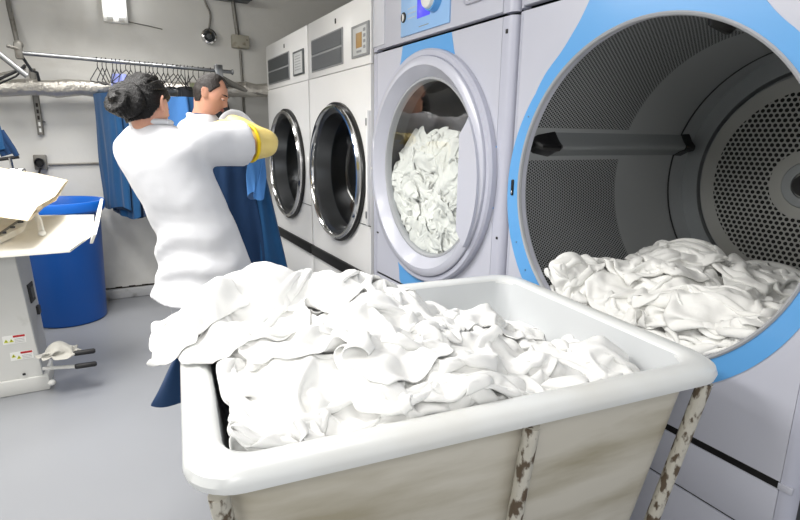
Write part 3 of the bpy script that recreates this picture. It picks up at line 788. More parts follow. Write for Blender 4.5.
# -- linen behind the washer glass: local (y, z), height grows towards the glass
WYc, WZc = 2.06, 1.206
FW = Field(1.5, 2.6, .7, 1.7, lambda X, Y: .0*X+.02*np.sin(X*11)*np.sin(Y*13)+.075-.10*np.clip((Y-1.25)/.2, 0, 1))
def clamp_w(P):
    dx = P[..., 0]-WYc; dz = P[..., 1]-WZc; r = np.sqrt(dx*dx+dz*dz)+1e-9; k = np.minimum(1, .393/r)
    P[..., 0] = WYc+dx*k; P[..., 1] = WZc+dz*k; P[..., 2] = np.minimum(P[..., 2], .118)
    return P
WG = 'white linens packed behind the washing machine glass'
for sd, y, z, L, W, comp, rot, lab in [
 (41, 2.06, 1.04, 1.2, 1.0, .66, 0, 'white sheet at the back of the linen packed in the washing machine'),
 (42, 2.05, 1.26, .52, .36, .5, .3, 'crumpled white linen topmost behind the washing machine glass'),
 (43, 2.31, 1.14, .42, .42, .5, .9, 'crumpled white linen at the upper left behind the washing machine glass'),
 (44, 1.88, 1.18, .45, .42, .5, .5, 'crumpled white linen beside the handle plate behind the washing machine glass'),
 (45, 2.10, 1.02, .50, .42, .45, .2, 'crumpled white linen in the middle behind the washing machine glass'),
 (46, 2.28, .98, .42, .42, .45, 1.2, 'crumpled white linen at the lower left behind the washing machine glass'),
 (47, 1.94, .95, .42, .42, .45, .6, 'crumpled white linen at the lower right behind the washing machine glass'),
 (48, 2.08, .88, .50, .30, .45, .1, 'crumpled white linen at the bottom behind the washing machine glass')]:
    P = drape(FW, sd, y, z, L, W, comp, rot, clampf=clamp_w, sp=.0105, steps=90, wild=.7, lift=.005, bend=.15)
    sheet_obj('crumpled_linen', P, M['linen2'], lambda a, b, c: Vector((XM+.145-c, a, b)), lab, 'linen', WG, thick=.002)

#@@BACKWALL
# rail with hangers
RY = 4.52; RZ0, RZ1 = 1.865, 1.833
def rail_z(x): return RZ0+(RZ1-RZ0)*(x+.43)/1.33
t = empty('clothes_rail', 'long steel clothes rail fixed across the back wall, full of hangers', 'clothes rail')
b = NB(); tube(b, [(-.44, RY, rail_z(-.44)), (.93, RY, rail_z(.93))], .014, 14); obj('rod', b, M['steel'], t)
b = NB(); box(b, .80, .86, RY-.028, RY+.028, rail_z(.83)-.05, rail_z(.83)+.045, .008); box(b, .81, .835, RY-.02, RY+.02, rail_z(.83)-.11, rail_z(.83), .004); obj('clamp', b, M['steel'], t)
b = NB(); ellipsoid(b, (.935, RY, rail_z(.93)), (.012, .022, .022)); obj('end_cap', b, M['steel'], t)
b = NB(); tube(b, [(.83, RY+.02, rail_z(.83)-.03), (.95, WY-.1, rail_z(.83)-.12), (1.0, WY, rail_z(.83)-.16)], .012, 8); obj('wall_strut', b, M['pipe'], t)
b = NB(); box(b, -.475, -.43, RY-.03, RY+.03, rail_z(-.44)-.04, rail_z(-.44)+.06, .01); ellipsoid(b, (-.45, RY, rail_z(-.45)+.05), (.03, .03, .03), u=12, v=8); tube(b, [(-.45, RY-.02, rail_z(-.45)+.02), (-.51, RY-.04, rail_z(-.45)+.035)], .011, 8); obj('clamp', b, M['pipe'], t)
b = NB(); tube(b, [(-.45, RY, rail_z(-.45)), (-.40, RY+.05, 1.76), (-.375, RY+.1, 1.755), (-.37, RY+.12, 1.70)], .010, 8); obj('wall_strut', b, M['darkmetal'], t)
# vertical pipe and bracket
b = NB(); tube(b, [(-.505, WY-.03, CZ), (-.503, WY-.03, 2.2), (-.475, WY-.1, 1.93)], .016, 10)
tag(obj('ceiling_pipe', b, M['pipe']), 'thin grey pipe dropping from the ceiling to the left end of the clothes rail', 'pipe')
t = empty('wall_bracket', 'perforated grey steel bracket screwed to the back wall under the foil duct', 'bracket')
b = NB(); box(b, -.44, -.40, WY-.028, WY-.022, 1.33, 1.80, .002); box(b, -.44, -.435, WY-.028, WY, 1.33, 1.8); box(b, -.405, -.40, WY-.028, WY, 1.33, 1.8); obj('channel', b, M['pipe'], t, False)
for k in range(5):
    b = NB(); box(b, -.427, -.413, WY-.0295, WY-.027, 1.35+k*.045, 1.378+k*.045, .0); obj('slot', b, M['whitepaint'] if k < 2 else M['gap'], t, False)
b = NB(); tube(b, [(-.40, WY-.02, 1.42), (-.385, WY-.03, 1.425)], .008, 8); obj('bolt', b, M['steel'], t)
# slanted bars top left
b = NB(); tube(b, [(-.74, 4.3, 2.02), (-.405, 4.3, 1.70)], .017, 10)
tag(obj('slanted_tube', b, M['steel']), 'straight pale metal tube slanting down from the left edge at the top', 'tube')
b = NB(); tube(b, [(-.70, 4.35, 1.60), (-.44, 4.35, 1.745), (-.41, 4.35, 1.775)], .009, 8); tube(b, [(-.70, 4.35, 1.575), (-.47, 4.35, 1.70), (-.41, 4.35, 1.765)], .006, 8)
tag(obj('cable', b, M['rubber']), 'pair of thin black cables rising to the left end of the foil duct', 'cable')
b = NB(); box(b, -.75, -.42, 4.42, 4.45, 1.70, 1.715); 
for v in b.verts: v.co.z += (v.co.x+.42)*.30+.05
tag(obj('metal_flat_bar', b, M['pipe'], smooth=False), 'broad grey metal bar sloping behind the slanted tube at top left', 'bar')
# foil duct
b = NB(); pts = [(-1.4+.08*k, WY-.14, 1.618+.012*k*.08/.3+.006*math.sin(k*1.7)) for k in range(42)]
tube(b, pts, [.058+.004*math.sin(k*2.3)+.003*math.sin(k*5.1) for k in range(42)], 20)
tag(obj('foil_duct', b, M['foil']), 'long foil wrapped duct running along the back wall behind the hanging clothes', 'duct')
b = NB(); tube(b, smooth_path([(.86, WY-.22, 1.80), (1.0, WY-.2, 1.735), (1.15, WY-.17, 1.70), (1.6, WY-.15, 1.69)]), .022, 12)
tag(obj('branch_pipe', b, M['pipe']), 'grey pipe curving down onto the foil duct beside the farthest dryer', 'pipe')
# wall pipes
b = NB(); tube(b, [(-.40, WY-.012, 1.112), (.0, WY-.012, 1.118), (.6, WY-.012, 1.12)], .008, 8)
tag(obj('conduit', b, M['pipe']), 'thin horizontal conduit on the back wall leading right from the socket box', 'conduit')
b = NB(); tube(b, [(1.075, WY-.014, 2.05), (1.09, WY-.014, 1.2)], .011, 8)
tag(obj('conduit', b, M['pipe']), 'thin vertical conduit below the cream junction box on the back wall', 'conduit')
b = NB(); tube(b, [(1.035, WY-.016, 2.45), (1.06, WY-.016, 2.15)], .017, 8)
tag(obj('conduit', b, M['pipe']), 'thick vertical conduit rising from the cream junction box to the top', 'conduit')
t = empty('junction_box', 'cream rectangular junction box on the back wall above the dryers', 'junction box')
obj('case', B(1.005, 1.145, WY-.07, WY, 2.06, 2.16, .008), M['boxcream'], t)
obj('screw', B(1.12, 1.128, WY-.073, WY-.069, 2.12, 2.128), M['black'], t, False)
t = empty('beam_plate', 'dark flat plate at the top of the back wall where the conduit ends', 'plate')
obj('plate', B(.84, 1.16, WY-.16, WY, 2.42, 2.46, .004), M['ventdark'], t); obj('lip', B(.84, 1.16, WY-.165, WY-.155, 2.415, 2.44, .002), M['darkmetal'], t)
t = empty('wall_lamp', 'small round chrome fitting on the back wall hanging from a cable', 'lamp')
b = NB(); rings(b, [[Vector((.826+r*math.cos(2*PI*k/28), WY-d, 2.13+r*math.sin(2*PI*k/28))) for k in range(28)] for d, r in ((0, .055), (.03, .062), (.055, .058), (.06, .045), (.045, .03), (.04, .022))]); obj('shade', b, M['chrome'], t)
b = NB(); ellipsoid(b, (.826, WY-.05, 2.13), (.02, .02, .02)); obj('bulb', b, M['ventdark'], t)
b = NB(); tube(b, smooth_path([(.80, WY-.02, 2.55), (.815, WY-.02, 2.4), (.85, WY-.02, 2.3), (.83, WY-.02, 2.18)]), .008, 8); obj('cable', b, M['pipe'], t)
# twin tube fixture mounted upright
t = empty('fluorescent_fixture', 'lit twin tube fluorescent fixture mounted high on the back wall', 'light fixture')
obj('tray', B(.072, .238, WY-.05, WY, 2.165, 2.70, .004), M['whitepaint'], t)
for xx in (.117, .193):
    b = NB(); tube(b, [(xx, WY-.085, 2.20), (xx, WY-.085, 2.69)], .022, 14); obj('tube', b, M['tube'], t)
    b = NB(); box(b, xx-.02, xx+.02, WY-.10, WY-.05, 2.172, 2.198, .004); obj('lampholder', b, M['whitepaint'], t)
# wall crack / cable right of the fixture
b = NB(); tube(b, [(.238, WY-.006, 2.185), (.36, WY-.006, 2.172), (.48, WY-.006, 2.155)], .004, 6)
tag(obj('wall_cable', b, M['pipe']), 'hair thin cable trailing right from the lit fixture across the back wall', 'cable')
# socket box
t = empty('socket_box', 'square grey wall socket box with a round black outlet and short black plug lead', 'socket')
obj('plate', B(-.487, -.405, WY-.05, WY, 1.075, 1.185, .006), M['pipe'], t)
b = NB(); rings(b, [[Vector((-.452+r*math.cos(2*PI*k/24), WY-d, 1.13+r*math.sin(2*PI*k/24))) for k in range(24)] for d, r in ((.049, .034), (.07, .033), (.07, .026), (.055, .02))]); obj('outlet', b, M['black'], t)
b = NB(); tube(b, [(-.448, WY-.06, 1.09), (-.47, WY-.08, 1.03)], .007, 8); obj('lead', b, M['black'], t)
for x, z in ((-.39, 1.22), (-.375, 1.24), (-.385, 1.16)):
    pass

# hangers
def hanger_bm(w=.36):
    b = NB()
    tube(b, smooth_path([(0, 0, -.055), (0, -.004, -.03), (0, .012, -.008), (0, .016, .008), (0, 0, .018), (0, -.016, .006)], 4), .0028, 6)
    tube(b, [(0, 0, -.05), (0, -w/2, -.15), (0, -w/2+.005, -.158), (0, w/2-.005, -.158), (0, w/2, -.15), (0, 0, -.05)], .0032, 6)
    return b
HG = 'black wire hangers on the clothes rail'
first = None
rng = random.Random(5)
hx = [.0, .03, .055, .095, .12, .145, .18, .21, .24, .275, .31, .335, .36, .39, .43, .46, .50, .53, .555, .58, .605, .64, .68, .72, .77]
hl = {}
for i, x in enumerate(hx):
    if first is None:
        o = first = obj('wire_hanger', hanger_bm(), M['rubber'])
    else:
        o = first.copy(); COL.objects.link(o)
    o.location = (x, RY, rail_z(x)+.0); o.rotation_euler = (0, 0, math.radians(rng.uniform(-34, -6)))
    tag(o, 'thin black wire hanger hooked on the steel clothes rail among many alike', 'hanger', HG)

def pleated(name, W, z0, z1, T, folds, seed, mat, taper=.8, waist=True, bottom_wave=.02):
    """hanging garment: closed pleated tube, width W across, thickness T"""
    rng = random.Random(seed); ph = [rng.uniform(0, 6.28) for _ in range(6)]
    b = NB(); rs = []; n = 72; K = 22
    for i in range(K+1):
        t_ = i/K; z = z1+(z0-z1)*t_; wd = W*(taper+(1-taper)*t_); amp = .15+.85*min(1, t_*1.6)
        r = []
        for k in range(n):
            a = 2*PI*k/n; c, s = math.cos(a), math.sin(a)
            fold = 1+amp*(.30*math.sin(folds*a+ph[0]+.9*math.sin(t_*3+ph[1]))+.14*math.sin((folds*2+1)*a+ph[2]+t_*2))
            x = c*wd/2*(1+.03*math.sin(t_*9+ph[3])); y = s*T/2*fold*(abs(s)**-.3 if abs(s) > .05 else 1)
            dz = bottom_wave*t_*math.sin(2*a+ph[4])
            r.append(Vector((x+.012*amp*math.sin(t_*5+ph[5]+a*3), y, z+dz)))
        rs.append(r)
    rings(b, rs, caps=True)
    o = obj(name, b, mat); return o
GG = 'blue work clothes on the clothes rail'
gl = [(.035, 'navy', 1.73-.1, .80, 'navy blue garment hanging leftmost on the clothes rail, longest edge in view'),
      (.09, 'navy', 1.70-.08, .745, 'navy blue garment hanging second from the left on the clothes rail'),
      (.155, 'navy2', 1.70-.08, .74, 'dark navy garment hanging behind the woman with the bun'),
      (.44, 'midblue', 1.62, .80, 'mid blue garment hanging between the heads of the two people'),
      (.51, 'navy', 1.62, .78, 'navy garment hanging to the left of the black one')]
for i, (x, mt, z1, z0, lab) in enumerate(gl):
    o = pleated('hanging_garment', .40, z0, z1, .075, 5, 11+i, M[mt], .95)
    o.location = (x, RY, 0); o.rotation_euler = (0, 0, math.radians(-68 if i < 3 else -50)); tag(o, lab, 'garment', GG)
for x, mt, lab, z1, dr, W in ((.13, 'lavender', 'lavender blue shirt on a hanger above the head with the bun', 1.765, -60, .34),
                      (.575, 'blackcloth', 'black jacket hanging on the rail just left of the man', 1.70, -60, .32),
                      (.66, 'olive', 'olive green jacket hanging on the rail behind the head of the man', 1.73, -60, .30),
                      (.80, 'blackcloth', 'black coat hanging at the right end of the rail behind the face of the man', 1.72, -35, .36)):
    o = pleated('hanging_jacket', W, 1.2, z1, .085, 4, int(x*100), M[mt], .35)
    o.location = (x, RY, 0); o.rotation_euler = (0, 0, math.radians(dr)); tag(o, lab, 'jacket')

#@@LEFT
# blue barrel
def lathe(bm, prof, c, n=48):
    rings(bm, [[Vector((c[0]+r*math.cos(2*PI*k/n), c[1]+r*math.sin(2*PI*k/n), c[2]+z)) for k in range(n)] for z, r in prof], caps=False)
BC = (-.355, 4.46, 0)
t = empty('barrel', 'large blue plastic barrel standing on the floor behind the press', 'barrel')
b = NB(); lathe(b, [(0, 0.001), (0, .225), (.01, .235), (.78, .268), (.80, .272), (.80, .262), (.02, .228), (.02, .001)], BC); obj('shell', b, M['barrel'], t)
b = NB(); lathe(b, [(.80, .262), (.80, .285), (.815, .300), (.865, .305), (.88, .300), (.88, .282), (.86, .272), (.80, .262)], BC); obj('rim', b, M['barrelrim'], t)

# press machine
t = empty('ironing_press', 'pale grey ironing press cabinet at the left edge with cream padded top and white tray', 'ironing press')
PX = -.405; PY = 3.2
b = NB()
_q = [(-1.05, PY, .03), (-.417, PY, .03), (-.407, 3.42, .03), (-1.05, 3.42, .03), (-1.05, PY, .80), (-.466, PY, .80), (-.434, 3.42, .80), (-1.05, 3.42, .80)]
_v8 = [b.verts.new(p) for p in _q]
for fc in ((0, 1, 2, 3), (4, 5, 6, 7), (0, 1, 5, 4), (1, 2, 6, 5), (2, 3, 7, 6), (3, 0, 4, 7)): b.faces.new([_v8[i] for i in fc])
cab = obj('cabinet', b, M['press'], t, False)
def side_pt(y, z, d=0):                      # point on the leaning right-hand side
    k = (y-PY)/.22; zz = (z-.03)/.77
    return Vector((((-.417)*(1-k)-.407*k)*(1-zz)+((-.466)*(1-k)-.434*k)*zz+d, y, z))
def side_patch(name, y0, y1, z0, z1, d, mat, par):
    b = NB(); a = [b.verts.new(side_pt(y, z, .0005)) for y, z in ((y0, z0), (y1, z0), (y1, z1), (y0, z1))]; c = [b.verts.new(side_pt(y, z, d)) for y, z in ((y0, z0), (y1, z0), (y1, z1), (y0, z1))]
    b.faces.new(a); b.faces.new(c)
    for i in range(4): b.faces.new((a[i], c[i], c[(i+1) % 4], a[(i+1) % 4]))
    return obj(name, b, mat, par, False)
side_patch('side_panel', PY+.006, 3.415, .09, .79, .004, M['pressside'], t)
obj('base_skirt', B(-1.06, PX+.012, PY-.012, 3.43, 0, .085, .008), M['press'], t)
b = NB(); ellipsoid(b, (PX+.02, PY-.005, .035), (.02, .02, .016), u=12, v=8); obj('foot', b, M['whitepaint'], t)
obj('screw', B(-.505, -.49, PY-.016, PY-.010, .105, .118, .003), M['black'], t)
S = side_patch('switch', 3.26, 3.35, .47, .57, .012, M['rubber'], t); side_patch('rocker', 3.28, 3.33, .49, .55, .016, M['darkmetal'], S)
side_patch('knob', 3.33, 3.37, .385, .43, .02, M['black'], t)
def sticker(x0, z0):
    k = obj('warning_sticker', B(x0, x0+.098, PY-.0015, PY+.002, z0, z0+.045), M['whitepaint'], t, False)
    obj('red_bar', B(x0+.045, x0+.096, PY-.0025, PY-.001, z0+.033, z0+.044), M['red'], k, False)
    for q in range(3): obj('printed_line', B(x0+.05, x0+.092, PY-.0025, PY-.001, z0+.006+q*.008, z0+.008+q*.008), M['greyprint'], k, False)
    for q in (0, .022):
        b = NB(); x = x0+.004+q; z = z0+.010+(0 if x0 < -.55 else .008-q*.5)
        a = [b.verts.new(p) for p in ((x, PY-.0026, z), (x+.02, PY-.0026, z), (x+.01, PY-.0026, z+.018))]; c = [b.verts.new(v.co+Vector((0, .0015, 0))) for v in a]
        b.faces.new(a); b.faces.new(c[::-1])
        for i in range(3): b.faces.new((a[i], c[i], c[(i+1) % 3], a[(i+1) % 3]))
        w_ = obj('warning_triangle', b, M['yellowgreen'], k, False)
        b = NB(); box(b, x+.0085, x+.0115, PY-.0032, PY-.0024, z+.004, z+.012); obj('exclamation_mark', b, M['black'], w_, False)
sticker(-.566, .283); sticker(-.545, .19)
# lower tray (sheet metal, sloping towards the room) with an upturned lip
def slab(bm, top, th):
    a = [bm.verts.new(p) for p in top]; c = [bm.verts.new(Vector(p)-Vector((0, 0, th))) for p in top]; n = len(top)
    bm.faces.new(a); bm.faces.new(c[::-1])
    for i in range(n): bm.faces.new((a[i], c[i], c[(i+1) % n], a[(i+1) % n]))
b = NB(); slab(b, [(-.95, 3.02, .785), (-.21, 3.02, .785), (-.11, 3.18, .835), (-.10, 3.42, .90), (-.42, 3.55, .90), (-1.0, 3.6, .90)], .012)
tr = obj('tray', b, M['tray'], t, False)
b = NB(); slab(b, [(-.137, 3.14, .80), (-.125, 3.14, .80), (-.075, 3.36, 1.0), (-.09, 3.36, 1.0)], .01)
b.free(); b = NB()
q = [(-.126, 3.13, .79), (-.085, 3.45, .915), (-.06, 3.45, .985), (-.085, 3.13, .90), (-.105, 3.10, .84)]
a = [b.verts.new(p) for p in q]; c = [b.verts.new(Vector(p)+Vector((.014, -.004, 0))) for p in q]; b.faces.new(a); b.faces.new(c[::-1])
for i in range(5): b.faces.new((a[i], c[i], c[(i+1) % 5], a[(i+1) % 5]))
obj('tray_lip', b, M['tray'], tr, False)
b = NB(); tube(b, [(-.37, 3.3, .965), (-.345, 3.28, .90), (-.335, 3.22, .853)], .014, 10); ellipsoid(b, (-.333, 3.21, .847), (.018, .018, .014), u=12, v=8); obj('stay', b, M['whitepaint'], t)
b = NB(); slab(b, [(-1.0, 3.12, .90), (-.52, 3.12, .842), (-.42, 3.3, .875), (-.40, 3.5, .95), (-1.0, 3.5, .97)], .03); obj('inner_cover', b, M['tray'], t, False)
b = NB(); tube(b, [(-.60, 3.12, .84), (-.50, 3.16, .865), (-.40, 3.4, .925)], .006, 6); obj('seam_trim', b, M['pipe'], t)
for q in range(3):
    b = NB(); box(b, -.50+q*.03, -.475+q*.03, 3.17+q*.06, 3.185+q*.06, .862+q*.016, .872+q*.016, .002); obj('rivet', b, M['darkmetal'], t)
# padded board
b = NB(); n = 20; rs = []
for i in range(13):
    s = i/12
    ring = []
    for k in range(n):
        a = 2*PI*k/n; yy = 3.28+.27*math.cos(a)*abs(math.cos(a))**-.3 if abs(math.cos(a)) > .02 else 3.28
        th = .028*math.sin(a)*(abs(math.sin(a))**-.4 if abs(math.sin(a)) > .02 else 1)
        x = -1.06+.80*s+ (.05*(yy-3.28)/.27)*s - .05*s*(1 if (yy < 3.2) else 0)
        zc_ = 1.062+.12*(yy-3.28)/.27*.62-.05*max(0, s-.55)/.45+.03*math.sin(s*3.1)
        ring.append(Vector((x, yy, zc_+th*(1-.6*max(0, s-.6)/.4)+.003*math.sin(i*1.9+k))))
    rs.append(ring)
rings(b, rs); o = obj('padded_board', b, M['pad'], t)
b = NB(); box(b, -.7, -.6, 3.3, 3.4, .88, 1.02, .005); obj('board_arm', b, M['press'], t)
# pedals
for i, (z, y) in enumerate(((.215, 3.10), (.145, 3.09))):
    b = NB(); tube(b, [(PX-.01, 3.215, z-.03), (-.25, y, z)], .010, 8); pd = obj('pedal', b, M['whitepaint'], t)
    b = NB(); tube(b, [(-.262, y, z), (-.255, y, z), (-.168, y, z-.002), (-.160, y, z-.002)], [.010, .014, .014, .009], 12); obj('pedal_grip', b, M['rubber'], pd)
# rag on the pedal
FR_ = Field(-.42, -.2, 3.05, 3.3, lambda X, Y: .205+.02*np.exp(-((X+.33)**2+(Y-3.16)**2)/.004)+.0*X)
FR_.bump(-.33, 3.15, .06, .045, .05)
P = drape(FR_, 71, -.325, 3.15, .26, .22, .6, .3, steps=70, sp=.011)
sheet_obj('grey_rag', P, cloth_mat('rag_cloth', (186, 184, 176), bump=.3), lambda a, b, c: Vector((a, b, c)), 'small crumpled grey rag lying on the upper foot pedal of the press', 'rag', None)

# dark blue gloves / spray trigger cluster hanging at the left edge
def hang_glove(x, y, z1, z0, r, seed, name, lab, mat, cat='hose'):
    b = NB(); K = 8
    tube(b, smooth_path([(x-.02, y, z1), (x-.01, y, z1*.6+z0*.4), (x+.012, y, z1*.3+z0*.7), (x+.02, y, z0)], 4), lerp_list([r*.8, r*1.1, r*.9, r*.8], 4), 14)
    return tag(obj(name, b, mat), lab, cat)
t = empty('hanging_cloth', 'dark blue cloth strips hanging at the left edge above the press', 'cloth')
for i, (x, z1, z0, r) in enumerate(((-.60, 1.62, 1.24, .04), (-.555, 1.38, 1.21, .02), (-.52, 1.36, 1.20, .018), (-.585, 1.38, 1.20, .022))):
    b = NB(); tube(b, smooth_path([(x-.05, 4.2, z1), (x-.03, 4.2, z1*.6+z0*.4), (x-.008, 4.2, z1*.3+z0*.7), (x+.01, 4.2, z0)], 4), lerp_list([r*.7, r*1.1, r, r*.85], 4), 14)
    for k in range(1, 3): pass
    obj('strip', b, M['navy2'] if i else M['navy'], t)
b = NB(); tube(b, [(-.66, 4.2, 1.17), (-.5, 4.2, 1.195)], .011, 8); obj('black_rod', b, M['rubber'], t)
b = NB(); box(b, -.57, -.47, 4.15, 4.18, 1.085, 1.125, .01); tube(b, [(-.545, 4.17, 1.19), (-.54, 4.17, 1.11)], .01, 8); ellipsoid(b, (-.50, 4.16, 1.10), (.03, .015, .02), u=12, v=8)
tag(obj('metal_bracket', b, M['chrome']), 'small shiny metal clamp below the blue cloth at the left edge', 'clamp')
#@@PEOPLE
def smst(a, b, x):
    t = max(0, min(1, (x-a)/(b-a))); return t*t*(3-2*t)
def basis(fwd, upish):
    f = Vector(fwd).normalized(); r = f.cross(Vector(upish)).normalized(); u = r.cross(f).normalized()
    return Matrix((r, f, u)).transposed()         # columns: right, forward, up
def mod_remesh(o, vox, smooth=2, disp=0, dscale=.1):
    md = o.modifiers.new('remesh', 'REMESH'); md.mode = 'VOXEL'; md.voxel_size = vox; md.use_smooth_shade = True
    if smooth:
        md = o.modifiers.new('smooth', 'SMOOTH'); md.iterations = smooth; md.factor = .5
    if disp:
        tx = bpy.data.textures.new(o.name+'_folds', 'CLOUDS'); tx.noise_scale = dscale; tx.noise_depth = 1
        md = o.modifiers.new('folds', 'DISPLACE'); md.texture = tx; md.strength = disp; md.mid_level = .5
def head_bm(bm, c, R, male=False):
    vs = ellipsoid(bm, (0, 0, 0), (1, 1, 1), None, 64, 44)
    for v in vs:
        x, y, z = v.co
        X, Y, Z = x*.074, y*.096, z*.116
        if z < 0:
            k = -z
            X *= 1-(.26 if male else .32)*k**1.3
            if y < 0: Y *= 1-.55*k
            else: Y *= 1-.05*k
        if y > 0: Y *= 1-.05*(1-abs(z))
        g = lambda cx, cz, sx, sz: math.exp(-((x-cx)/sx)**2-((z-cz)/sz)**2) if y > 0 else 0
        Y += .007*g(0, .20, .55, .13)                                   # brow
        Y -= .011*(g(.40, .02, .18, .12)+g(-.40, .02, .18, .12))         # sockets
        Y += .020*g(0, -.16, .12, .17)+.013*g(0, -.26, .14, .07)+.006*g(0, .0, .10, .16)  # nose
        Y += .006*g(.14, -.27, .08, .06)+.006*g(-.14, -.27, .08, .06)
        Y += .008*g(0, -.45, .26, .055)+.009*g(0, -.56, .22, .055)-.004*g(0, -.505, .3, .02)
        Y += .010*g(0, -.82, .35, .14)
        X += .004*(1 if x > 0 else -1)*math.exp(-((abs(x)-.8)/.3)**2-((z+.15)/.2)**2)*(1 if y > .1 else 0)
        v.co = R @ Vector((X, Y, Z))+Vector(c)
    for s in (-1, 1):                                                    # ears
        def ear(p): return R @ Vector(p)+Vector(c)
        base = Matrix.Rotation(s*math.radians(18), 3, 'Z')
        es = ellipsoid(bm, (0, 0, 0), (.0085, .020, .033), None, 16, 12)
        for v in es:
            p = base @ v.co
            v.co = ear((s*.079+p.x, -.008+p.y+p.z*-.12, -.008+p.z))
        rs = smooth_path([(s*.086, -.012, -.030), (s*.092, -.026, -.008), (s*.093, -.028, .014), (s*.087, -.012, .026), (s*.080, .004, .016)], 4)
        tube(bm, [ear(p) for p in rs], .0042, 8)
def hair_bm(bm, c, R, prof, out=1.1, inn=.86, stripes=26, amp=.018, bald=None):
    ys, zs = prof
    vs = ellipsoid(bm, (0, 0, 0), (1, 1, 1), None, 96, 64)
    for v in vs:
        x, y, z = v.co
        thr = float(np.interp(y, ys, zs))
        s = smst(-.05, .05, z-thr)
        if bald: s *= bald(x, y, z)
        k = inn+(out-inn)*s
        k += amp*s*math.sin(math.atan2(x, z+.3)*stripes+3*noise.noise(Vector((x*3, y*3, z*3))))*.5+.03*s*noise.noise(Vector((x*5, y*2.2, z*5+4)))
        X, Y, Z = x*.074*k, y*.096*k, z*.116*k
        if z < 0:
            X *= 1-.22*(-z)
            if y < 0: Y *= 1-.35*(-z)
        v.co = R @ Vector((X, Y, Z))+Vector(c)
def loft(bm, secs, n=48, K=6, disp=None, caps=True):
    """secs: (centre, lateral vec, depth vec) with the half sizes in the vectors"""
    C_ = smooth_path([s[0] for s in secs], K); A_ = smooth_path([s[1] for s in secs], K); D_ = smooth_path([s[2] for s in secs], K)
    rs = []
    for i, (c, a, d) in enumerate(zip(C_, A_, D_)):
        t = i/(len(C_)-1); r = []
        for k in range(n):
            th = 2*PI*k/n; cc, ss = math.cos(th), math.sin(th); e = .85
            q = a*(abs(cc)**e*(1 if cc > 0 else -1))+d*(abs(ss)**e*(1 if ss > 0 else -1))
            if disp: q = q*(1+disp(t, th, c+q))
            r.append(c+q)
        rs.append(r)
    rings(bm, rs, caps)
def hand_bm(bm, wrist, fwd, upish, curl=50, side=1, s=1.0, th=0):
    """palm + four fingers + thumb; fwd = along the hand, upish = back of the hand"""
    R = basis(fwd, upish); W = Vector(wrist)
    g = lambda p: R @ (Vector(p)*s)+W
    es = ellipsoid(bm, (0, 0, 0), (.043*s, .052*s, .017*s), None, 20, 14)
    for v in es: v.co = R @ (v.co+Vector((0, .050*s, 0)))+W
    es = ellipsoid(bm, (0, 0, 0), (.028*s, .03*s, .02*s), None, 16, 10)
    for v in es: v.co = R @ (v.co+Vector((0, .012*s, 0)))+W
    for i, (x, L) in enumerate(((-.031, .068), (-.011, .078), (.010, .073), (.030, .058))):
        a = 0; p = Vector((x*side, .088-abs(x)*.25, .0)); pts = [g(p-Vector((0, .02, 0)))]; 
        pts.append(g(p))
        for j, f in enumerate((.45, .3, .25)):
            a += math.radians(curl*(1, 1.1, .7)[j]+i*3)
            p = p+Vector((x*side*.12, math.cos(a), -math.sin(a)))*L*f; pts.append(g(p))
        limb(bm, pts, [(.0095+th)*s, (.0095+th)*s, (.009+th)*s, (.0085+th)*s, (.007+th)*s], 10, 3)
    pts = [g((-.022*side, .02, -.004)), g((-.045*side, .045, -.012)), g((-.052*side, .070, -.026)), g((-.045*side, .090, -.038))]
    limb(bm, pts, [(.014+th)*s, (.012+th)*s, (.010+th)*s, (.0085+th)*s], 10, 3)

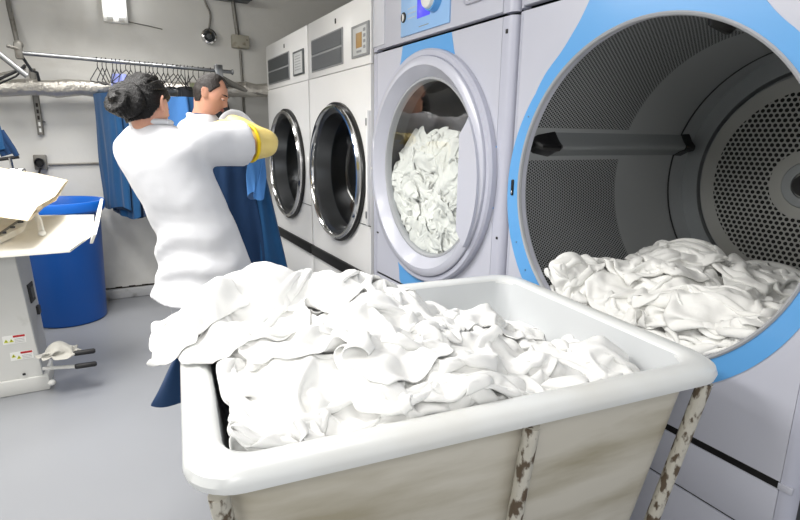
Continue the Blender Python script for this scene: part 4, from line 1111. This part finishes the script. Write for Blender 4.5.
def person(kind):
    V = Vector
    if kind == 'w':
        root = empty('person', 'person with black hair in a bun, facing away, in a white tunic and yellow gloves', 'person', (.30, 2.25, 0))
        f = V((.75, .661, 0)); r = V((.661, -.75, 0))
        neck0 = V((.168, 2.38, 1.385)); hc = V((.152, 2.375, 1.450)); R = basis((.62, .66, -.42), (-.26, .0, 1))
        chest = V((.210, 2.34, 1.20)); waist = V((.287, 2.29, .985)); pelvis = V((.315, 2.27, .80)); hemc = V((.312, 2.27, .68))
        sR = V((.325, 2.285, 1.308)); sL = V((.132, 2.50, 1.235))
        eR = V((.612, 2.40, 1.315)); wR = V((.525, 2.56, 1.400)); hdirR = V((-.60, .72, .02))
        eL = V((.23, 2.66, 1.12)); wL = V((.37, 2.80, 1.24)); hdirL = V((.9, .35, .2))
        sw, sd = .185, .115
    else:
        root = empty('person', 'dark-haired person in a white shirt with dark collar, looking down beside the dryers', 'person', (.56, 3.42, 0))
        f = V((.86, -.50, 0)).normalized(); r = V((-.50, -.86, 0)).normalized()
        neck0 = V((.52, 3.43, 1.465)); hc = V((.568, 3.38, 1.575)); R = basis((.84, -.42, -.36), (.12, .05, 1))
        chest = V((.53, 3.45, 1.22)); waist = V((.52, 3.46, 1.02)); pelvis = V((.52, 3.47, .90)); hemc = V((.52, 3.47, .80))
        sR = V((.43, 3.29, 1.365)); sL = V((.72, 3.52, 1.43))
        eR = V((.52, 3.12, 1.13)); wR = V((.66, 2.98, 1.26)); hdirR = V((.5, -.7, .3))
        eL = V((.86, 3.38, 1.27)); wL = V((.80, 3.13, 1.33)); hdirL = V((-.3, -.9, .1))
        sw, sd = .20, .12
    # body: one continuous surface
    loc = root.location.copy()
    bm = NB(); head_bm(bm, hc, R, kind == 'm')
    hb = hc+R @ V((0, -.030, -.055))
    limb(bm, [hb+V((0, 0, .03)), (hb+neck0)/2+V((0, 0, -.02)), neck0, neck0.lerp(chest, .25)], [.048, .050, .056, .065], 20)
    loft(bm, [(neck0.lerp(chest, .05), r*.07, f*.06), (neck0.lerp(chest, .3), r*(sw-.055), f*(sd-.05)), (chest, r*(sw-.04), f*(sd-.015)), (waist, r*.135, f*.095), (pelvis, r*.165, f*.115), (pelvis-V((0, 0, .08)), r*.15, f*.10)])
    for s_, e_, w_ in ((sR, eR, wR), (sL, eL, wL)):
        limb(bm, [s_.lerp(chest, .25), s_, s_.lerp(e_, .5), e_, e_.lerp(w_, .4), w_], [.035, .045, .044, .040, .040, .027], 16)
    feet = []
    for q in (-1, 1):
        hip = pelvis+r*(.08*q)-V((0, 0, .06)); kn = V((loc.x, loc.y, .46))+r*(.09*q)+f*.03; an = V((loc.x, loc.y, .09))+r*(.10*q); feet.append(an)
        limb(bm, [hip, hip.lerp(kn, .5), kn, kn.lerp(an, .35), an], [.085, .075, .055, .05, .036], 16)
        limb(bm, [an+V((0, 0, .0)), an+f*.08-V((0, 0, .05)), an+f*.17-V((0, 0, .06))], [.036, .034, .026], 12)
    for v in bm.verts: v.co -= loc
    body = obj('body', bm, M['skin'], root); mod_remesh(body, .0075, 1)
    def C(name, bm, mat, par=body, vox=0, sm=2, disp=0, ds=.1):
        for v in bm.verts: v.co -= loc
        o = obj(name, bm, mat, par)
        if vox: mod_remesh(o, vox, sm, disp, ds)
        return o
    # hair
    bm = NB()
    if kind == 'w':
        hair_bm(bm, hc, R, ([-1, -.45, -.12, .12, .35, 1], [-.78, -.62, -.05, .22, .35, .5]), 1.19, .84, 18, .03)
        hair = C('hair', bm, M['hair'])
        bm = NB(); bc = hc+R @ V((-.018, -.090, -.016))
        vs = ellipsoid(bm, (0, 0, 0), (1, 1, 1), None, 64, 40)
        for v in vs:
            x, y, z = v.co; a = math.atan2(z, x); rr = math.sqrt(x*x+z*z)
            k = 1+.10*math.sin(2*a+rr*9+y*2)+.025*math.sin(24*a+rr*8)
            v.co = R @ V((x*.076*k, y*.050*k, z*.072*k))+bc
        C('bun', bm, M['hair'], hair)
        for q in range(5):
            bm = NB(); a0 = -.5+q*.36
            pts = [hc+R @ V((.074*1.17*math.sin(a0+.10*k)*math.cos((k-4)*.16), .096*1.17*(.55-.16*k), .116*1.17*math.cos(a0+.05*k)*math.cos((k-3)*.22))) for k in range(9)]
            tube(bm, pts, [.001]+[.0032]*7+[.001], 8); C('hair_strand', bm, M['hair'], hair)
    else:
        hair_bm(bm, hc, R, ([-1, -.4, -.1, .15, .5, 1], [-.62, -.5, .02, .05, .52, .66]), 1.085, .86, 40, .010,
                bald=lambda x, y, z: 1-.95*smst(.25, .5, y)*smst(.14, .22, abs(x))*smst(.5, .4, z-.55)*(1 if z > .3 else 0)*(1 if abs(x) < .66 else 0))
        hair = C('hair', bm, M['hair2'])
    # face details
    for s_ in (-1, 1):
        bm = NB()
        pts = [hc+R @ V((s_*(.014+.008*k), .0965-.0014*k-.0010*k*k, .0235+.0022*math.sin(k*.8))) for k in range(5)]
        tube(bm, pts, [.002, .0036, .0036, .003, .0015], 8); C('eyebrow', bm, M['hair2'])
        bm = NB(); ellipsoid(bm, hc+R @ V((s_*.030, .0805, .001)), (.0115, .009, .0065), R, 16, 10); e = C('eye', bm, M['whitepaint'])
        bm = NB(); ellipsoid(bm, hc+R @ V((s_*.030, .0865, -.001)), (.0048, .0036, .0048), R, 12, 8); C('iris', bm, M['eye'], e)
        bm = NB(); ellipsoid(bm, hc+R @ V((s_*.030, .0822, .0028)), (.0130, .0104, .0072), R, 16, 10); C('eyelid', bm, M['skin'])
        bm = NB(); tube(bm, [hc+R @ V((s_*(.018+.006*k), .0905-.0008*k*k, .0005-.0012*abs(k-2))) for k in range(5)], .0011, 6); C('eyelashes', bm, M['eye'])
    bm = NB()
    tube(bm, [hc+R @ V((.022*q, .0955-.006*q*q, -.0545-.001*abs(q))) for q in (-1, -.5, 0, .5, 1)], [.0015, .0042, .005, .0042, .0015], 8)
    tube(bm, [hc+R @ V((.019*q, .0940-.006*q*q, -.0635)) for q in (-1, -.5, 0, .5, 1)], [.0015, .0045, .0055, .0045, .0015], 8)
    C('lips', bm, M['lip'])
    # shirt
    bm = NB()
    ph = 1.3 if kind == 'w' else 4.1
    def disp(t, th, p):
        w_ = math.exp(-((t-.56)/.10)**2)
        d = .075*w_*math.sin(t*75+2.6*math.sin(th+ph)+1.2*math.sin(3*th))*(.5+.5*math.sin(th*1.0+2.4+ph))
        d += .05*smst(.5, 1, t)*math.sin(5*th+ph+t*2)
        d += .016*noise.noise(V((p.x*9, p.y*9, p.z*5+ph)))
        return d
    hw = .205 if kind == 'w' else .19
    loft(bm, [(neck0+V((0, 0, -.0)), r*.078, f*.072), (neck0.lerp(chest, .18), r*(sw*.72), f*(sd*.8)), (neck0.lerp(chest, .48), r*(sw+.005), f*(sd+.015)), (chest, r*(sw-.005), f*(sd+.022)), (waist, r*.172, f*.128), (pelvis, r*.198, f*.15), (hemc+V((-.004, 0, .02)), r*(hw+.02), f*.17), (hemc+V((-.006, 0, .006)), r*(hw+.022), f*.172), (hemc+V((-.006, 0, 0)), r*(hw+.022), f*.172)], 64, 7, disp)
    for s_, e_, far in ((sR, eR, True), (sL, eL, False)):
        end = s_.lerp(e_, .66 if kind == 'w' else .62)
        sp_ = limb(bm, [s_.lerp(chest, .3), s_, s_.lerp(end, .5), end], [.08, .088, .090, .098] if (kind == 'w' and far) else [.07, .064, .062, .06] if kind == 'w' else [.07, .078, .082, .082], 22, 6)
    if kind == 'w':
        pass
    shirt = C('tunic' if kind == 'w' else 'shirt', bm, M['tunic'], body, .0095, 3, .006, .09)
    # collar
    bm = NB(); up_ = (neck0-chest).normalized()
    pts = [neck0+up_*((.004+.008*math.sin(a_+2)) if kind == 'w' else -.004)+r*(.074 if kind == 'w' else .058)*math.cos(a_)+f*(.070 if kind == 'w' else .056)*math.sin(a_) for a_ in [2*PI*k/28 for k in range(29)]]
    tube(bm, pts, .011 if kind == 'w' else .010, 10); C('collar', bm, M['tunic'] if kind == 'w' else M['navy2'], shirt)
    if kind == 'm':
        bm = NB(); pts = [neck0+up_*(-.016-.014*math.sin(a_))+r*.078*math.cos(a_)+f*.078*math.sin(a_) for a_ in [2*PI*k/28 for k in range(29)]]
        tube(bm, pts, .013, 10); C('shirt_collar', bm, M['tunic'], shirt)
    # trousers and shoes
    bm = NB()
    loft(bm, [(pelvis+V((0, 0, .10)), r*.15, f*.11), (pelvis, r*.18, f*.13), (pelvis-V((0, 0, .10)), r*.17, f*.125)], 40, 4)
    for q, an in zip((-1, 1), feet):
        hip = pelvis+r*(.085*q)-V((0, 0, .05)); kn = V((loc.x, loc.y, .46))+r*(.09*q)+f*.03
        limb(bm, [hip, hip.lerp(kn, .5), kn, kn.lerp(an, .6), an+V((0, 0, .02))], [.10, .09, .075, .068, .065], 20)
    C('trousers', bm, M['trouser'] if kind == 'w' else M['navy2'], body, .012, 3, .01, .12)
    for an in feet:
        bm = NB(); a = an-V((0, 0, an.z))
        rings(bm, [[a+V((0, 0, z))+f*(.065+(.135*k_)*math.cos(2*PI*k/28))+r*(.046*k_*math.sin(2*PI*k/28)) for k in range(28)] for z, k_ in ((0, .95), (.012, 1), (.03, .98), (.055, .82), (.075, .5))])
        C('shoe', bm, M['rubber'] if kind == 'm' else M['whitepaint'])
    # gloves
    for side, e_, w_, hd, s_ in ((1, eR, wR, hdirR, sR), (-1, eL, wL, hdirL, sL)):
        if kind == 'w':
            bm = NB(); a0 = s_.lerp(e_, .78)
            limb(bm, [a0, s_.lerp(e_, .9), e_+(e_-s_).normalized()*.012, e_.lerp(w_, .35), e_.lerp(w_, .75), w_, w_+hd.normalized()*.03], [.076, .070, .060, .054, .048, .038, .032], 20, 6)
            hand_bm(bm, w_+hd*0, hd, (0, -.2, 1), 42, side, 1.0, .002)
            gl = C('glove', bm, M['glove'], body, .005, 2)
            bm = NB(); ax = (e_-s_).normalized(); u_ = ax.cross(V((0, 0, 1))).normalized(); v_ = u_.cross(ax)
            tube(bm, [a0-ax*.003+u_*.071*math.cos(a)+v_*.076*math.sin(a) for a in [2*PI*k/32 for k in range(33)]], .0075, 10)
            C('glove_cuff', bm, M['cuff'], gl)
        else:
            bm = NB()
            limb(bm, [e_.lerp(w_, .35), e_.lerp(w_, .8), w_, w_+hd.normalized()*.02], [.047, .038, .031, .03], 16, 4)
            hand_bm(bm, w_, hd, (0, 0, 1), 48, side, 1.05, .002)
            C('glove', bm, M['glove'], body, .005, 2)
    return root
person('w'); person('m')

# work clothes being handled between the two people
for nm, cx, cy, z1, z0, W, T, tp, rz, mt, seed, lab in (
    ('held_garment', .575, 2.80, 1.33, .42, .34, .10, .62, -12, 'navy2', 81, 'dark navy garment held up by the gloved hands, nearest the tunic'),
    ('held_garment', .745, 2.78, 1.30, .40, .27, .10, .40, -20, 'navy', 82, 'navy garment held at the right, falling in long folds in front of the far dryer'),
    ('held_garment', .55, 2.64, 1.30, 1.06, .06, .02, 1.5, -14, 'midblue', 83, 'lighter blue cloth strip hanging over the held navy garments')):
    o = pleated(nm, W, z0, z1, T, 4, seed, M[mt], tp); o.location = (cx, cy, 0); o.rotation_euler = (math.radians(0), math.radians(-5 if seed == 82 else (4 if seed == 83 else -2)), math.radians(rz))
    tag(o, lab, 'garment', 'blue work clothes held between the two people')
o = pleated('draped_trousers', .20, .59, .868, .07, 3, 90, M['navy2'], .25); o.location = (.085, 1.57, 0); o.rotation_euler = (0, math.radians(6.5), math.radians(-6))
tag(o, 'dark navy cloth hanging over the far left corner of the cart below the white linen', 'garment')
